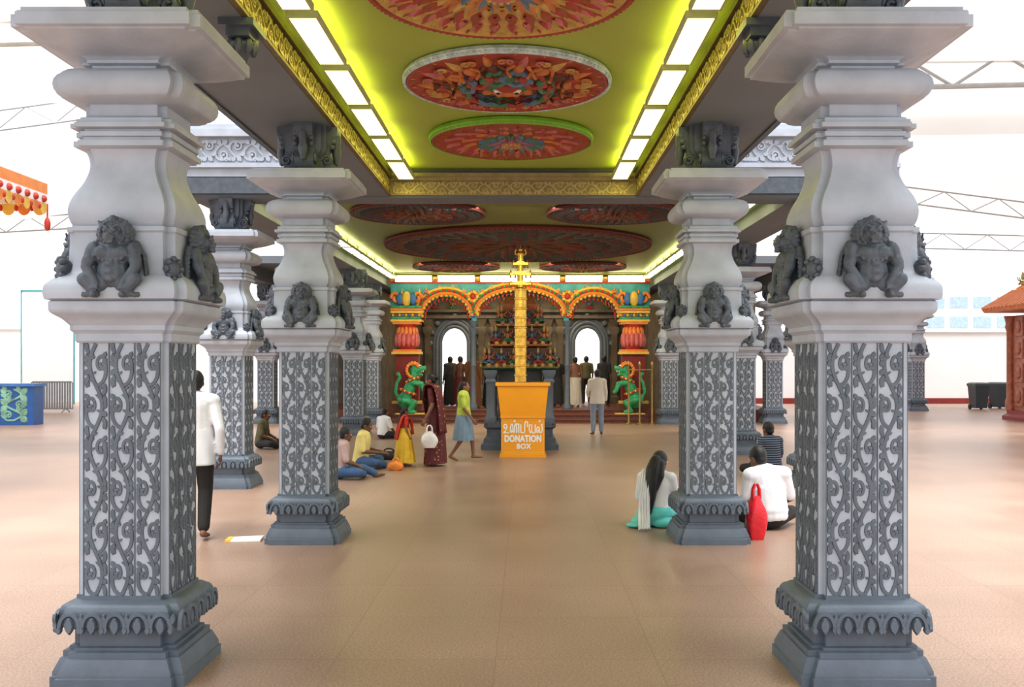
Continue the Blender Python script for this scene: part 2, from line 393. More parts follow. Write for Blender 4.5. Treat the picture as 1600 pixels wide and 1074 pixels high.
# back wall with two bright arched openings and a dark central doorway
def opening_wall(name, x0, x1, z0, z1, y0, y1, ops, m):
    bm = nb(); xs = set([x0, x1])
    for a, b, zs, zt in ops:
        for i in range(25): xs.add(a+(b-a)*i/24)
    xs = sorted(xs)
    for a, b in zip(xs, xs[1:]):
        mid = (a+b)/2; lo = z0
        for oa, ob, zs, zt in ops:
            if oa < mid < ob: lo = zs+(zt-zs)*math.sqrt(max(0, 1-((mid-(oa+ob)/2)/((ob-oa)/2))**2))
        box2(bm, (a, y0, lo), (b, y1, z1))
    return struct(build(bm, name, m))
wb = opening_wall('wall_back', -8.3, 8.3, .37, 4.6, 34, 34.4, [(-2.85, -1.85, 2.5, 3.1), (1.85, 2.85, 2.5, 3.1), (-.75, .75, 2.3, 2.7)], 'backstone')
for i, xc in enumerate((-2.35, 2.35)):
    bm = nb()
    def arc(r, h): return [(xc-r, 33.95, .37), (xc-r, 33.95, 2.5)]+[(xc-r*math.cos(a), 33.95, 2.5+h*math.sin(a)) for a in [PI*k/18 for k in range(1, 18)]]+[(xc+r, 33.95, 2.5), (xc+r, 33.95, .37)]
    tube(bm, arc(.5, .6), .07, 8); tube(bm, arc(.62, .74), .08, 8); tube(bm, arc(.72, .86), .05, 6)
    for k in range(9):
        a = PI*k/8; ell(bm, (xc-.86*math.cos(a), 33.93, 2.5+1.0*math.sin(a)), (.1, .07, .1))
    struct(build(bm, 'door_%d' % (i+1), 'stone_mid'))
bm = nb(); box2(bm, (-1.2, 34.4, .37), (1.2, 36, .4)); box2(bm, (-1.2, 36, .37), (1.2, 36.1, 4)); box2(bm, (-1.2, 34.4, .37), (-1.1, 36, 4)); box2(bm, (1.1, 34.4, .37), (1.2, 36, 4)); box2(bm, (-1.2, 34.4, 3.9), (1.2, 36, 4))
trim(bm, 'black')
bm = nb()
for x in (-4, -3.3, -1.4, -.95, .95, 1.4, 3.3, 4): sqloft(bm, [(.16, .37), (.16, .6), (.11, .65), (.11, 2.8), (.17, 2.9), (.17, 3.05), (.11, 3.1), (.2, 3.35)], .02, c=(x, 33.95))
for z in (3.38, 3.6, 4.2): box2(bm, (-4.4, 33.8, z), (4.4, 34, z+.1))
NICHE = trim(bm, 'backstone')
bm = nb()
for s in (-1, 1): box2(bm, (s*4.35, 30.2, .37), (s*4.6, 34, 4.5))
struct(build(bm, 'wall_side', 'backstone'))

# ------------------------------------------------------------------ pillars
def guardian_mesh():
    bm = nb()
    ell(bm, (0, -.07, .14), (.092, .06, .10)); ell(bm, (0, -.065, .235), (.112, .055, .075))
    for s in (-1, 1): ell(bm, (s*.05, -.1, .245), (.048, .026, .038))
    for k in range(3): ell(bm, (0, -.118, .1+.04*k), (.03, .018, .016))
    ell(bm, (0, -.08, .345), (.052, .05, .056)); ell(bm, (0, -.128, .326), (.036, .024, .02)); ell(bm, (0, -.126, .298), (.033, .018, .010)); ell(bm, (0, -.148, .338), (.018, .012, .011))
    for s in (-1, 1):
        ell(bm, (s*.024, -.126, .362), (.015, .012, .012)); cap(bm, (s*.012, -.128, .376), (s*.05, -.115, .392), .008, .007)
        cap(bm, (s*.055, -.085, .385), (s*.08, -.07, .415), .016, .008)
        cap(bm, (s*.02, -.142, .305), (s*.024, -.142, .285), .006, .003)
        ell(bm, (s*.112, -.065, .265), (.04, .036, .042))
        chain(bm, [(s*.122, -.07, .26), (s*.14, -.1, .17), (s*.08, -.125, .085)], [.034, .029, .022])
        cap(bm, (s*.128, -.085, .21), (s*.134, -.09, .195), .037, .037)
        chain(bm, [(s*.055, -.08, .07), (s*.145, -.12, .1), (s*.085, -.115, .03)], [.042, .037, .026])
        cap(bm, (s*.075, -.12, .022), (s*.08, -.155, .018), .022, .018)
        for k in range(3): cap(bm, (s*(.08+(k-1)*.015), -.128, .085), (s*(.078+(k-1)*.017), -.145, .05), .008, .0065)
        chain(bm, [(s*.165, -.02, .02), (s*.185, -.025, .08), (s*.172, -.03, .16), (s*.158, -.025, .235), (s*.12, -.025, .3)], [.02, .016, .015, .015, .018])
        for k in range(9): ell(bm, (s*(.19-.0035*k), -.04, .035+.026*k), (.012, .014, .012), u=7, v=5)
        for k in range(6): ell(bm, (s*(.065+.018*k), -.135+.006*k, .018+.002*(k % 2)), (.012, .012, .016), u=7, v=5)
        ell(bm, (s*.14, -.06, .02), (.045, .035, .018)); ell(bm, (s*.17, -.065, .028), (.022, .025, .028))
        for k in range(4): ell(bm, (s*.02*(k+.5)*1.3, -.116+.004*k, .195+.004*k*k), (.011, .012, .011), u=7, v=5)
    for k in range(17):
        a = PI*(-.28+1.56*k/16); ell(bm, (.066*math.cos(a), -.075, .35+.066*math.sin(a)), (.013, .028, .013), u=8, v=6); ell(bm, (.085*math.cos(a+.1), -.05, .35+.082*math.sin(a+.1)), (.015, .024, .015), u=8, v=6); ell(bm, (.1*math.cos(a), -.03, .345+.088*math.sin(a)), (.013, .02, .013), u=8, v=6)
    ell(bm, (0, -.07, .432), (.024, .024, .018))
    box2(bm, (-.13, -.03, .0), (.13, .03, .26))
    me = remesh(bm, .0052, 2)
    for v in me.vertices: v.co = V(v.co.x*.95, v.co.y*.88, v.co.z)
    return me
GM = guardian_mesh()
def make_pillar(label):
    t = thing('stone_pillar', label, 'pillar', group='carved grey pillars')
    bm = nb(); sqloft(bm, [(.365, 0), (.365, .055), (.355, .06), (.355, .08), (.325, .15), (.315, .155), (.315, .185), (.29, .19), (.29, .205), (.27, .21), (.27, .315)], .05)
    build(bm, 'plinth', 'stone_mid', t)
    bm = nb(); sqloft(bm, [(.275, .305), (.318, .315), (.328, .33), (.328, .405)]+curve([(.328, .41), (.315, .435), (.285, .452), (.262, .46)], 3)+[(.262, .48)], .045)
    for k in range(4):
        R = rotz(k*PI/2) @ T(0, -.328, 0)
        for u in (-.248, -.124, 0, .124, .248):
            ribbon(bm, [(u-.054*math.cos(a), .325+.075*math.sin(a)) for a in [PI*j/10 for j in range(11)]], [.012]*11, .02, R)
            leaf(bm, (u, .385), (0, -1), .1, .026, .022, R)
            leaf(bm, (u+.062, .40), (0, -1), .06, .014, .016, R)
            leaf(bm, (u-.054, .335), (0, -1), .045, .016, .022, R); leaf(bm, (u+.054, .335), (0, -1), .045, .016, .022, R)
    build(bm, 'petal_band', 'stone_mid', t)
    bm = nb(); sqloft(bm, [(.245, .465), (.245, 1.885)], .03); build(bm, 'shaft', 'stone', t)
    f = None
    for k in range(4):
        if f is None:
            bm = nb()
            for j in (-1, 0, 1): vine(bm, T(j*.143, -.245, .485), .13, 1.38, .46, .0065, .0115, dense=True)
            for j in (-1.5, -.5, .5, 1.5): ribbon(bm, [(j*.1405, .475), (j*.1405, 1.875)], [.003]*2, .006, T(0, -.245, 0))
            f = build(bm, 'vine_carving', 'vine', t); fm = f.data
        else: link(fm, 'vine_carving', 'vine', t, rz=k*PI/2, smooth=0)
    bm = nb(); sqloft(bm, [(.255, 1.87), (.265, 1.88), (.265, 1.92), (.285, 1.94), (.285, 1.96)]+curve([(.285, 1.965), (.315, 2.0), (.355, 2.03), (.365, 2.05)], 4)+[(.365, 2.09), (.35, 2.1)], .035)
    build(bm, 'necking', 'stone', t)
    bm = nb(); sqloft(bm, [(.35, 2.095), (.385, 2.105)]+curve([(.39, 2.13), (.385, 2.18), (.35, 2.22), (.31, 2.25), (.295, 2.30), (.29, 2.42)], 4)+[(.29, 2.47), (.30, 2.48), (.30, 2.505), (.27, 2.51)], .05)
    build(bm, 'figure_block', 'stone', t)
    for k in range(4):
        a = k*PI/2
        link(GM, 'guardian_figure', 'stone_dark', t, loc=(math.sin(a)*.30, -math.cos(a)*.30, 2.105), rz=a)
        bm = nb(); R = rotz(a+PI/4)
        ell(bm, (0, -.415, 2.27), (.045, .045, .06), M4=R)
        for j in range(8):
            q = 2*PI*j/8; ell(bm, (.04*math.cos(q), -.43, 2.27+.052*math.sin(q)), (.018, .028, .02), u=8, v=6, M4=R)
        build(bm, 'rosette', 'stone_dark', t)
    bm = nb(); sqloft(bm, curve([(.27, 2.5), (.29, 2.55), (.295, 2.61), (.275, 2.68), (.235, 2.76), (.212, 2.84), (.215, 2.9), (.235, 2.95)], 5), .045)
    build(bm, 'pot_block', 'stone', t)
    bm = nb(); sqloft(bm, [(.235, 2.94), (.272, 2.95), (.272, 2.98), (.25, 2.985), (.25, 3.0), (.262, 3.005), (.262, 3.03), (.246, 3.035), (.246, 3.045), (.285, 3.05), (.285, 3.075), (.262, 3.08), (.262, 3.105), (.235, 3.115), (.225, 3.13), (.225, 3.19)], .04)
    build(bm, 'collar', 'stone', t)
    bm = nb(); sqloft(bm, [(.225, 3.185)]+[(.26+.095*math.cos(a), 3.28+.09*math.sin(a)) for a in [PI*(-.5+k/10) for k in range(11)]]+[(.225, 3.375)], .05)
    build(bm, 'cushion', 'stone', t)
    bm = nb(); sqloft(bm, [(.22, 3.37), (.22, 3.40), (.24, 3.41), (.24, 3.425)]+curve([(.245, 3.43), (.28, 3.45), (.37, 3.48), (.45, 3.515), (.475, 3.53)], 4)+[(.50, 3.535), (.50, 3.60), (.48, 3.605), (.48, 3.63), (.3, 3.635)], .045)
    build(bm, 'abacus', 'stone', t)
    bm = nb(); sqloft(bm, [(.20, 3.63), (.20, 3.68), (.17, 3.7), (.15, 3.8), (.20, 3.88), (.20, 4.12)], .04)
    for k in range(4):
        R = rotz(k*PI/2)
        prof = curve([(.14, 3.66), (.22, 3.70), (.25, 3.78), (.22, 3.86), (.24, 3.94), (.28, 4.0), (.30, 4.06), (.30, 4.12)], 4)
        loft(bm, [[V(-.095, -y, z), V(.095, -y, z), V(.095, -.1, z), V(-.095, -.1, z)] for y, z in prof], 0, True, R)
        for e in (-1, 1):
            tube(bm, [(e*.105, -.20+.05*math.cos(q)*(1-q/12), 3.78+.05*math.sin(q)*(1-q/12)) for q in [j*.6 for j in range(16)]], .015, 6, M4=R)
            for j in range(3): ell(bm, (e*.075, -.24-.012*j, 3.92+.055*j), (.028, .033, .028), u=8, v=6, M4=R)
        lathe(bm, [(.0, -.0), (.024, .02), (.028, .05), (.042, .1), (.046, .15), (.033, .2), (.042, .24), (.042, .3)], 10, (0, -.275, 3.74), M4=R)
    build(bm, 'bracket', 'stone_dark', t)
    return t
P0 = make_pillar('nearest carved grey pillar on the left, its top cut by the frame')
P0.location = (-2.04, 5.52, 0)
for x, y, l in (
    (2.04, 5.52, 'nearest carved grey pillar on the right, closest to the camera on that side'),
    (-2.0, 9.65, 'second carved grey pillar on the left, behind the nearest one, beside the leaflet on the floor'),
    (2.0, 9.65, 'second carved grey pillar on the right, between the long haired person and the red bag'),
    (-4.05, 13.8, 'third carved grey pillar on the left, seen just right of the walking person in white shirt'),
    (4.35, 13.8, 'carved grey pillar mostly hidden behind the nearest right pillar, beside the striped shirt person'),
    (-4.15, 18.9, 'carved grey pillar on the left mostly hidden behind the second left pillar'),
    (4.4, 18.9, 'carved grey pillar on the right showing just right of the second right pillar'),
    (-4.1, 24.0, 'carved grey pillar on the left just right of the second left pillar, behind the seated group'),
    (4.4, 24.0, 'carved grey pillar on the right hidden behind the second right pillar, far in the hall'),
    (-4.4, 28.4, 'farthest carved grey pillar of the left row, next to the colourful shrine front'),
    (4.4, 28.4, 'farthest carved grey pillar of the right row, next to the colourful shrine front'),
    (-7.55, 28.7, 'far carved grey pillar of the left outer aisle, between third and second left pillars'),
    (7.55, 28.7, 'far carved grey pillar of the right outer aisle, left of the nearest right pillar'),
    (15.0, 36.5, 'lone distant grey pillar out in the bright yard right of the nearest right pillar')):
    dup(P0, (x, y, 0), 0, l)

# lotus pendants under the porch beams
for s, side in ((-1, 'left'), (1, 'right')):
    t = thing('lotus_pendant', 'dark carved lotus bud hanging from the %s porch beam at the top of the frame' % side, 'pendant', (s*1.80, 6.7, 3.98), group='lotus pendants')
    bm = nb(); box2(bm, (-.12, -.16, .09), (.12, .16, .14)); box2(bm, (-.08, -.12, .03), (.08, .12, .09)); build(bm, 'mount', 'stone_dark', t)
    bm = nb(); lathe(bm, [(0, -.16), (.03, -.13), (.05, -.08), (.09, -.03), (.1, .0), (.07, .03)], 12)
    for k in range(8):
        a = k*PI/4; ell(bm, (.085*math.cos(a), .085*math.sin(a), -.02), (.03, .03, .055), u=8, v=6)
    build(bm, 'lotus_bud', 'stone_dark', t)

# ------------------------------------------------------------------ figurines (used on relief work)
def figurine(bm, M4, s, skin, cloth, crown):
    K = M4 @ Matrix.Scale(s, 4)
    ell(bm, (0, 0, .30), (.085, .06, .14), skin, u=8, v=6, M4=K); ell(bm, (0, -.01, .53), (.055, .055, .07), skin, u=8, v=6, M4=K)
    lathe(bm, [(.065, .56), (.06, .62), (.045, .68), (.03, .74), (0, .82)], 8, mi=crown, M4=K)
    for e in (-1, 1):
        chain(bm, [(e*.1, 0, .4), (e*.18, -.03, .28), (e*.12, -.12, .3)], [.03, .026, .022], 6, skin, K)
        chain(bm, [(e*.05, 0, .18), (e*.2, -.1, .1), (e*.02, -.16, .05)], [.06, .05, .035], 6, cloth, K)
        chain(bm, [(e*.1, .02, .4), (e*.22, .02, .45), (e*.24, -.0, .58)], [.028, .024, .02], 6, skin, K)
    ell(bm, (0, 0, .16), (.11, .08, .07), cloth, u=8, v=6, M4=K)
for k in range(15):
    bm = nb(); x = -4.2+.6*k
    figurine(bm, T(x, 33.9, 3.7), .58, 0, 1, 2)
    build(bm, 'niche_figure', [['m_orange', 'm_green', 'm_gold'], ['m_pink', 'm_blue', 'm_gold'], ['m_blue', 'm_red', 'm_gold']][k % 3], NICHE)

# ------------------------------------------------------------------ ceiling medallions (hang facing down)
def petal(bm, a, r0, r1, W, H, z, mi):
    nt, ns = 6, 4; K = rotz(a); rows = []
    for i in range(nt+1):
        t = i/nt; wd = W*(.45+.55*math.sin(PI*min(1, t*1.15+.05)))*(1 if t < .8 else (1-t)*4.2+.16)
        row = []
        for j in range(ns+1):
            s = -1+2*j/ns
            h = H*(1-s*s*.75)*(.45+.55*t)
            row.append(bm.verts.new(K @ V(r0+(r1-r0)*t, s*wd, z-h)))
        rows.append(row)
    for a_, b_ in zip(rows, rows[1:]):
        for j in range(ns): bm.faces.new((a_[j], a_[j+1], b_[j+1], b_[j])).material_index = mi
def medallion(label, x, y, R, rim, rings, kind, drop=.1, bead=.022, rw=.05, inner='red', boss=('m_pink', 'm_gold'), back='m_brown'):
    t = thing('ceiling_medallion', label, 'medallion', (x, y, CZ), group='painted ceiling medallions')
    bm = nb(); lathe(bm, [(R*.97, 0), (R*.97, -drop*.6), (R*.9, -drop*.7), (0, -drop*.7)], 64); build(bm, 'backing', back, t)
    bm = nb(); lathe(bm, [(R*(1-rw), -.01), (R*1.0, -.01), (R*1.01, -drop*.5), (R*.99, -drop*.95), (R*(1-rw*.6), -drop*1.02), (R*(1-rw), -drop*.7)], 72)
    n = int(2*PI*R/(bead*2.6))
    for k in range(n):
        a = 2*PI*k/n; ell(bm, (R*.99*math.cos(a), R*.99*math.sin(a), -drop*.8), bead, u=6, v=4)
    build(bm, 'rim', rim, t)
    bm = nb(); lathe(bm, [(R*(1-rw*1.9), -drop*.6), (R*(1-rw*.9), -drop*.6), (R*(1-rw), -drop*.9), (R*(1-rw*1.4), -drop*1.0), (R*(1-rw*1.9), -drop*.85)], 72); build(bm, 'inner_band', inner, t)
    z = -drop*.65
    for r0, r1, n, H, ms in rings:
        bm = nb()
        for k in range(n):
            a = 2*PI*k/n; W = PI*(r0+r1)/2*R/n*.95
            petal(bm, a, r0*R, r1*R, W, H, z, k % len(ms))
            petal(bm, a, (r0+.15*(r1-r0))*R, (r0+.78*(r1-r0))*R, W*.5, H*.7, z-H*.4, (k+1) % len(ms))
        build(bm, 'petal_ring', ms, t)
    if kind == 'lotus':
        bm = nb(); lathe(bm, [(.13*R, z), (.13*R, z-.05), (.1*R, z-.07), (.05*R, z-.08), (0, z-.085)], 24)
        for k in range(12):
            a = 2*PI*k/12; ell(bm, (.1*R*math.cos(a), .1*R*math.sin(a), z-.06), .025*R, 1, u=7, v=5)
        build(bm, 'boss', list(boss), t)
    else:
        for k in range(14):
            a = 2*PI*k/14; bm = nb()
            K = rotz(a-PI/2) @ T(0, .33*R, z-.015) @ Matrix.Rotation(-PI/2, 4, 'X') @ Matrix.Rotation(PI, 4, 'Z')
            figurine(bm, K, .68*R, 0, 1, 2)
            for e in (-1, 1):
                tube(bm, [(e*(.14+.05*math.cos(q)*(1-q/8))*R, -.02, (.42+.06*math.sin(q)*(1-q/8))*R) for q in [j*.6 for j in range(12)]], .013*R, 5, 2, K)
            build(bm, 'relief_figure', [['m_orange', 'm_red', 'm_gold'], ['m_brown', 'm_green', 'm_orange'], ['m_orange', 'm_blue', 'm_pink']][k % 3], t)
        bm = nb(); ell(bm, (0, 0, z-.02), (.25*R, .25*R, .05)); ell(bm, (0, -.09*R, z-.07), (.11*R, .07*R, .05), 1); ell(bm, (0, .11*R, z-.06), (.16*R, .05*R, .04), 4)
        for s in (-1, 1):
            ell(bm, (s*.09*R, .03*R, z-.06), (.05*R, .04*R, .03), 2); ell(bm, (s*.09*R, .03*R, z-.09), (.02*R, .02*R, .012), 3); ell(bm, (s*.2*R, .12*R, z-.04), (.06*R, .06*R, .04), 4)
        for k in range(20):
            a = 2*PI*k/20; ell(bm, (.28*R*math.cos(a), .28*R*math.sin(a), z-.03), (.04*R, .04*R, .035), 5 if k % 2 else 4, u=8, v=6)
        build(bm, 'lion_face', ['m_green', 'm_red', 'white', 'black', 'm_orange', 'm_brown'], t)
    return t
R_l = [(.82, .95, 56, .03, ['m_red', 'm_gold']), (.64, .85, 34, .05, ['m_pink', 'm_red']), (.46, .68, 26, .06, ['m_red', 'darkorange']), (.30, .5, 20, .07, ['m_orange', 'm_gold']), (.12, .33, 14, .07, ['m_blue', 'm_orange'])]
R_f = [(.86, .95, 64, .02, ['m_red', 'm_green', 'm_gold'])]
R_3 = [(.80, .95, 52, .03, ['darkorange', 'm_red']), (.58, .82, 30, .05, ['m_pink', 'm_red']), (.38, .62, 22, .06, ['m_orange', 'm_red']), (.24, .42, 16, .07, ['m_green', 'm_blue']), (.12, .27, 12, .07, ['m_pink', 'm_blue'])]
medallion('huge lotus relief medallion nearest the camera, cut by the top of the frame', 0, 6.85, .98, 'm_red', R_l, 'lotus', inner='m_gold')
medallion('round ceiling relief with pale blue beaded rim and a central lion face', 0, 9.2, .99, 'silver', R_f, 'lion', .08, .02, .032, inner='m_red')
medallion('round lotus ceiling relief, green glow painted on its rim, nearest the golden cross beam', 0, 11.55, .98, 'limeglow', R_3, 'lotus', .09, .015, .028, inner='darkorange')
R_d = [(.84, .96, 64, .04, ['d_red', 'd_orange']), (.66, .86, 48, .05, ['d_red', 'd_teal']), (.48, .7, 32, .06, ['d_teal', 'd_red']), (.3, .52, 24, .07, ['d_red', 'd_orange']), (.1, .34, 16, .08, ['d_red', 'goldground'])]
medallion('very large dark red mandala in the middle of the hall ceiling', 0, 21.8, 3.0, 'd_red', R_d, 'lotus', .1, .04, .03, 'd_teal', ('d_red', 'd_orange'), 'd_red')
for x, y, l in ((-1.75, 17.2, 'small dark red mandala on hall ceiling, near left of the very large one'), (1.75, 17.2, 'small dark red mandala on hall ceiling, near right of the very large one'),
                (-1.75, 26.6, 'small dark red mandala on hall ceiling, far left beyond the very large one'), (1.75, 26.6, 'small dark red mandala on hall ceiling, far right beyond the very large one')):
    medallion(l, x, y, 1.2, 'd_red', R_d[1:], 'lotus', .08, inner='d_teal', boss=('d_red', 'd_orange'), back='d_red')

# ------------------------------------------------------------------ ceiling lights
ORD = ['first', 'second', 'third', 'fourth', 'fifth', 'sixth', 'seventh', 'eighth', 'ninth', 'tenth', 'eleventh', 'twelfth']
def make_light(m):
    t = thing('ceiling_light', '', 'ceiling light')
    bm = nb()
    for x in (-.11, .11): box(bm, (x, 0, 0), (.02, 1.14, .05))
    for y in (-.56, .56): box(bm, (0, y, 0), (.24, .03, .05))
    for y in (-.5, .5): box(bm, (0, y, .085), (.03, .03, .15))
    build(bm, 'frame', 'lampframe', t)
    bm = nb(); box(bm, (0, 0, -.005), (.2, 1.09, .035)); build(bm, 'diffuser', m, t)
    return t
L0 = {}
def light(x, y, rz, label, group, tilt=0, m='lamp'):
    z = CZ-.155
    if m not in L0:
        o = L0[m] = make_light(m); o.location = (x, y, z); o.rotation_euler = (0, 0, rz); o['label'] = label; o['group'] = group; return
    o = dup(L0[m], (x, y, z), rz, label, group)
    if tilt: o.rotation_euler = (0, tilt, rz)
for s, side in ((-1, 'left'), (1, 'right')):
    for k in range(7):
        light(s*1.48, 12.75-1.27*k, 0, 'glowing panel in the %s porch light strip, %s from the golden cross beam' % (side, ORD[k]), 'porch ceiling lights')
    for k in range(11):
        light(s*3.75, 28.0-1.27*k, 0, 'glowing panel in the %s hall light strip, %s from the shrine front' % (side, ORD[k]), 'hall ceiling lights', m='hall_lamp_and_fill')
for k in range(6):
    light(-3.2+1.28*k, 28.85, PI/2, 'glowing panel above the shrine front, %s from the left' % ORD[k], 'shrine front lights', math.radians(58), m='hall_lamp_and_fill')

# ------------------------------------------------------------------ colourful shrine front
F = thing('shrine_front', 'brightly painted triple arched shrine front with lotus columns at the hall end', 'shrine front', (0, 29.65, .37))
Z0 = .37
ARCH = [(0, 1.36, 3.35, .72), (-2.28, .76, 3.25, .66), (2.28, .76, 3.25, .66)]
def abot(x):
    for c, hw, zs, h in ARCH:
        if abs(x-c) < hw:
            t = (x-c)/hw; return zs-Z0+h*math.sqrt(1-t*t)-.06*abs(math.sin(math.acos(max(-1, min(1, t)))*5))
    return 3.1-Z0
bm = nb(); xs = [-4.0+8.0*i/160 for i in range(161)]
for a, b in zip(xs, xs[1:]): box2(bm, (a, 0, abot((a+b)/2)), (b, .3, 4.44-Z0))
build(bm, 'arch_panel', 'teal', F, smooth=0)
for c, hw, zs, h in ARCH:
    bm = nb()
    for off, r, mi, dy in ((.03, .06, 0, -.06), (.13, .05, 1, -.04), (.21, .04, 2, -.03)):
        tube(bm, [(c-(hw+off)*math.cos(a), dy, zs-Z0+(h+off)*math.sin(a)) for a in [PI*k/24 for k in range(25)]], r, 6, mi)
    n = int(16*hw/.76)
    for k in range(n+1):
        a = PI*k/n; ell(bm, (c-(hw+.13)*math.cos(a), -.09, zs-Z0+(h+.13)*math.sin(a)), .04, 3, u=7, v=5)
        ell(bm, (c-(hw-.02)*math.cos(a), -.06, zs-Z0+(h-.02)*math.sin(a)), (.05, .05, .06), 2, u=7, v=5)
        ell(bm, (c-(hw-.09)*math.cos(a), .1, zs-Z0+(h-.09)*math.sin(a)-.04), (.035, .05, .07), 1, u=7, v=5)
        if 0 < k < n and k % 2: leaf(bm, (c-(hw+.22)*math.cos(a), zs-Z0+(h+.2)*math.sin(a)), (-math.cos(a), math.sin(a)+.2), .11, .05, .05, T(0, -.01, 0), 0)
    build(bm, 'arch_moulding', ['orange', 'red', 'yellow', 'green'], F)
bm = nb()
for z, m, d in ((4.36, 0, .1), (4.29, 1, .06), (4.42, 2, .14)): box2(bm, (-4.0, -d, z-Z0-.035), (4.0, .3, z-Z0+.035), m)
for k in range(41): ell(bm, (-4.0+.2*k, -.12, 4.33-Z0), (.06, .05, .05), 3, u=7, v=5)
build(bm, 'cornice', ['orange', 'red', 'yellow', 'pink'], F)
for x in (-1.46, 1.46):
    bm = nb(); lathe(bm, [(.13, 0), (.14, .1), (.09, .2), (.08, 1.3), (.1, 1.35), (.08, 1.4), (.08, 2.3), (.12, 2.4), (.14, 2.5), (.1, 2.55), (.16, 2.75)], 12, (x, .15, 0)); build(bm, 'slim_column', 'stone_mid', F)
    bm = nb()
    for k in range(10):
        a = 2*PI*k/10; ell(bm, (x+.14*math.cos(a), -.08, 3.85-Z0+.14*math.sin(a)), (.06, .05, .06), k % 2, u=8, v=6)
    ell(bm, (x, -.1, 3.85-Z0), (.08, .07, .08), 2); build(bm, 'rosette', ['yellow', 'orange', 'red'], F)
k = 0
for x, z, s in ((-3.1, 3.85, .5), (-1.95, 4.12, .26), (-.95, 4.12, .26), (.95, 4.12, .26), (1.95, 4.12, .26), (3.1, 3.85, .5), (-3.65, 3.75, .6), (3.65, 3.75, .6), (-1.46, 3.35, .42), (1.46, 3.35, .42), (-1.2, 3.98, .36), (1.2, 3.98, .36), (-1.75, 3.98, .36), (1.75, 3.98, .36), (-2.9, 4.05, .3), (2.9, 4.05, .3)):
    bm = nb(); figurine(bm, T(x, -.06, z-Z0-.15), s, 0, 1, 2); k += 1
    build(bm, 'relief_figure', [['pink', 'blue', 'yellow'], ['orange', 'red', 'yellow'], ['yellow', 'green', 'orange']][k % 3], F)
for s in (-1, 1):
    x = s*3.5
    bm = nb()
    box2(bm, (x-.48, -.25, 0), (x+.48, .35, .18), 0); box2(bm, (x-.44, -.2, .18), (x+.44, .3, .26), 1)
    box2(bm, (x-.36, -.0, .26), (x+.36, .3, 1.7), 2)
    box2(bm, (x-.46, -.15, 1.7), (x+.46, .3, 1.78), 1); box2(bm, (x-.42, -.12, 1.78), (x+.42, .3, 1.85), 3)
    build(bm, 'column_base', ['step', 'yellow', 'crimson', 'orange'], F)
    bm = nb(); lathe(bm, [(.2, 1.85), (.3, 1.95), (.36, 2.2), (.3, 2.45), (.25, 2.55), (.3, 2.62)], 16, (x, .1, 0))
    for k in range(14):
        a = 2*PI*k/14; ell(bm, (x+.32*math.cos(a), .1+.32*math.sin(a), 2.14), (.075, .075, .22), 1, u=8, v=6); ell(bm, (x+.27*math.cos(a+.22), .1+.27*math.sin(a+.22), 2.38), (.07, .07, .17), 2, u=8, v=6)
    build(bm, 'lotus_shaft', ['red', 'pink', 'orange'], F)
    bm = nb()
    for z, hw, m in ((2.62, .42, 0), (2.7, .48, 1), (2.78, .45, 2), (2.86, .4, 3), (2.96, .48, 1), (3.04, .49, 0), (3.12, .47, 2)): box2(bm, (x-hw, -.2, z), (x+hw, .3, z+.07), m)
    for k in range(9): ell(bm, (x-.4+.1*k, -.21, 2.9), (.04, .04, .045), 4 if k % 2 else 1, u=7, v=5)
    for e in (-1, 1):
        tube(bm, [(x+e*(.34+.14*math.cos(q)*(1-q/9)), -.12, 3.42+.2*math.sin(q)*(1-q/9)) for q in [j*.5 for j in range(16)]], .05, 6, 0)
        ell(bm, (x+e*.2, -.12, 3.4), (.12, .1, .2), 4)
    ell(bm, (x, -.15, 3.4), (.14, .1, .24), 1)
    build(bm, 'capital', ['orange', 'yellow', 'green', 'red', 'blue'], F)
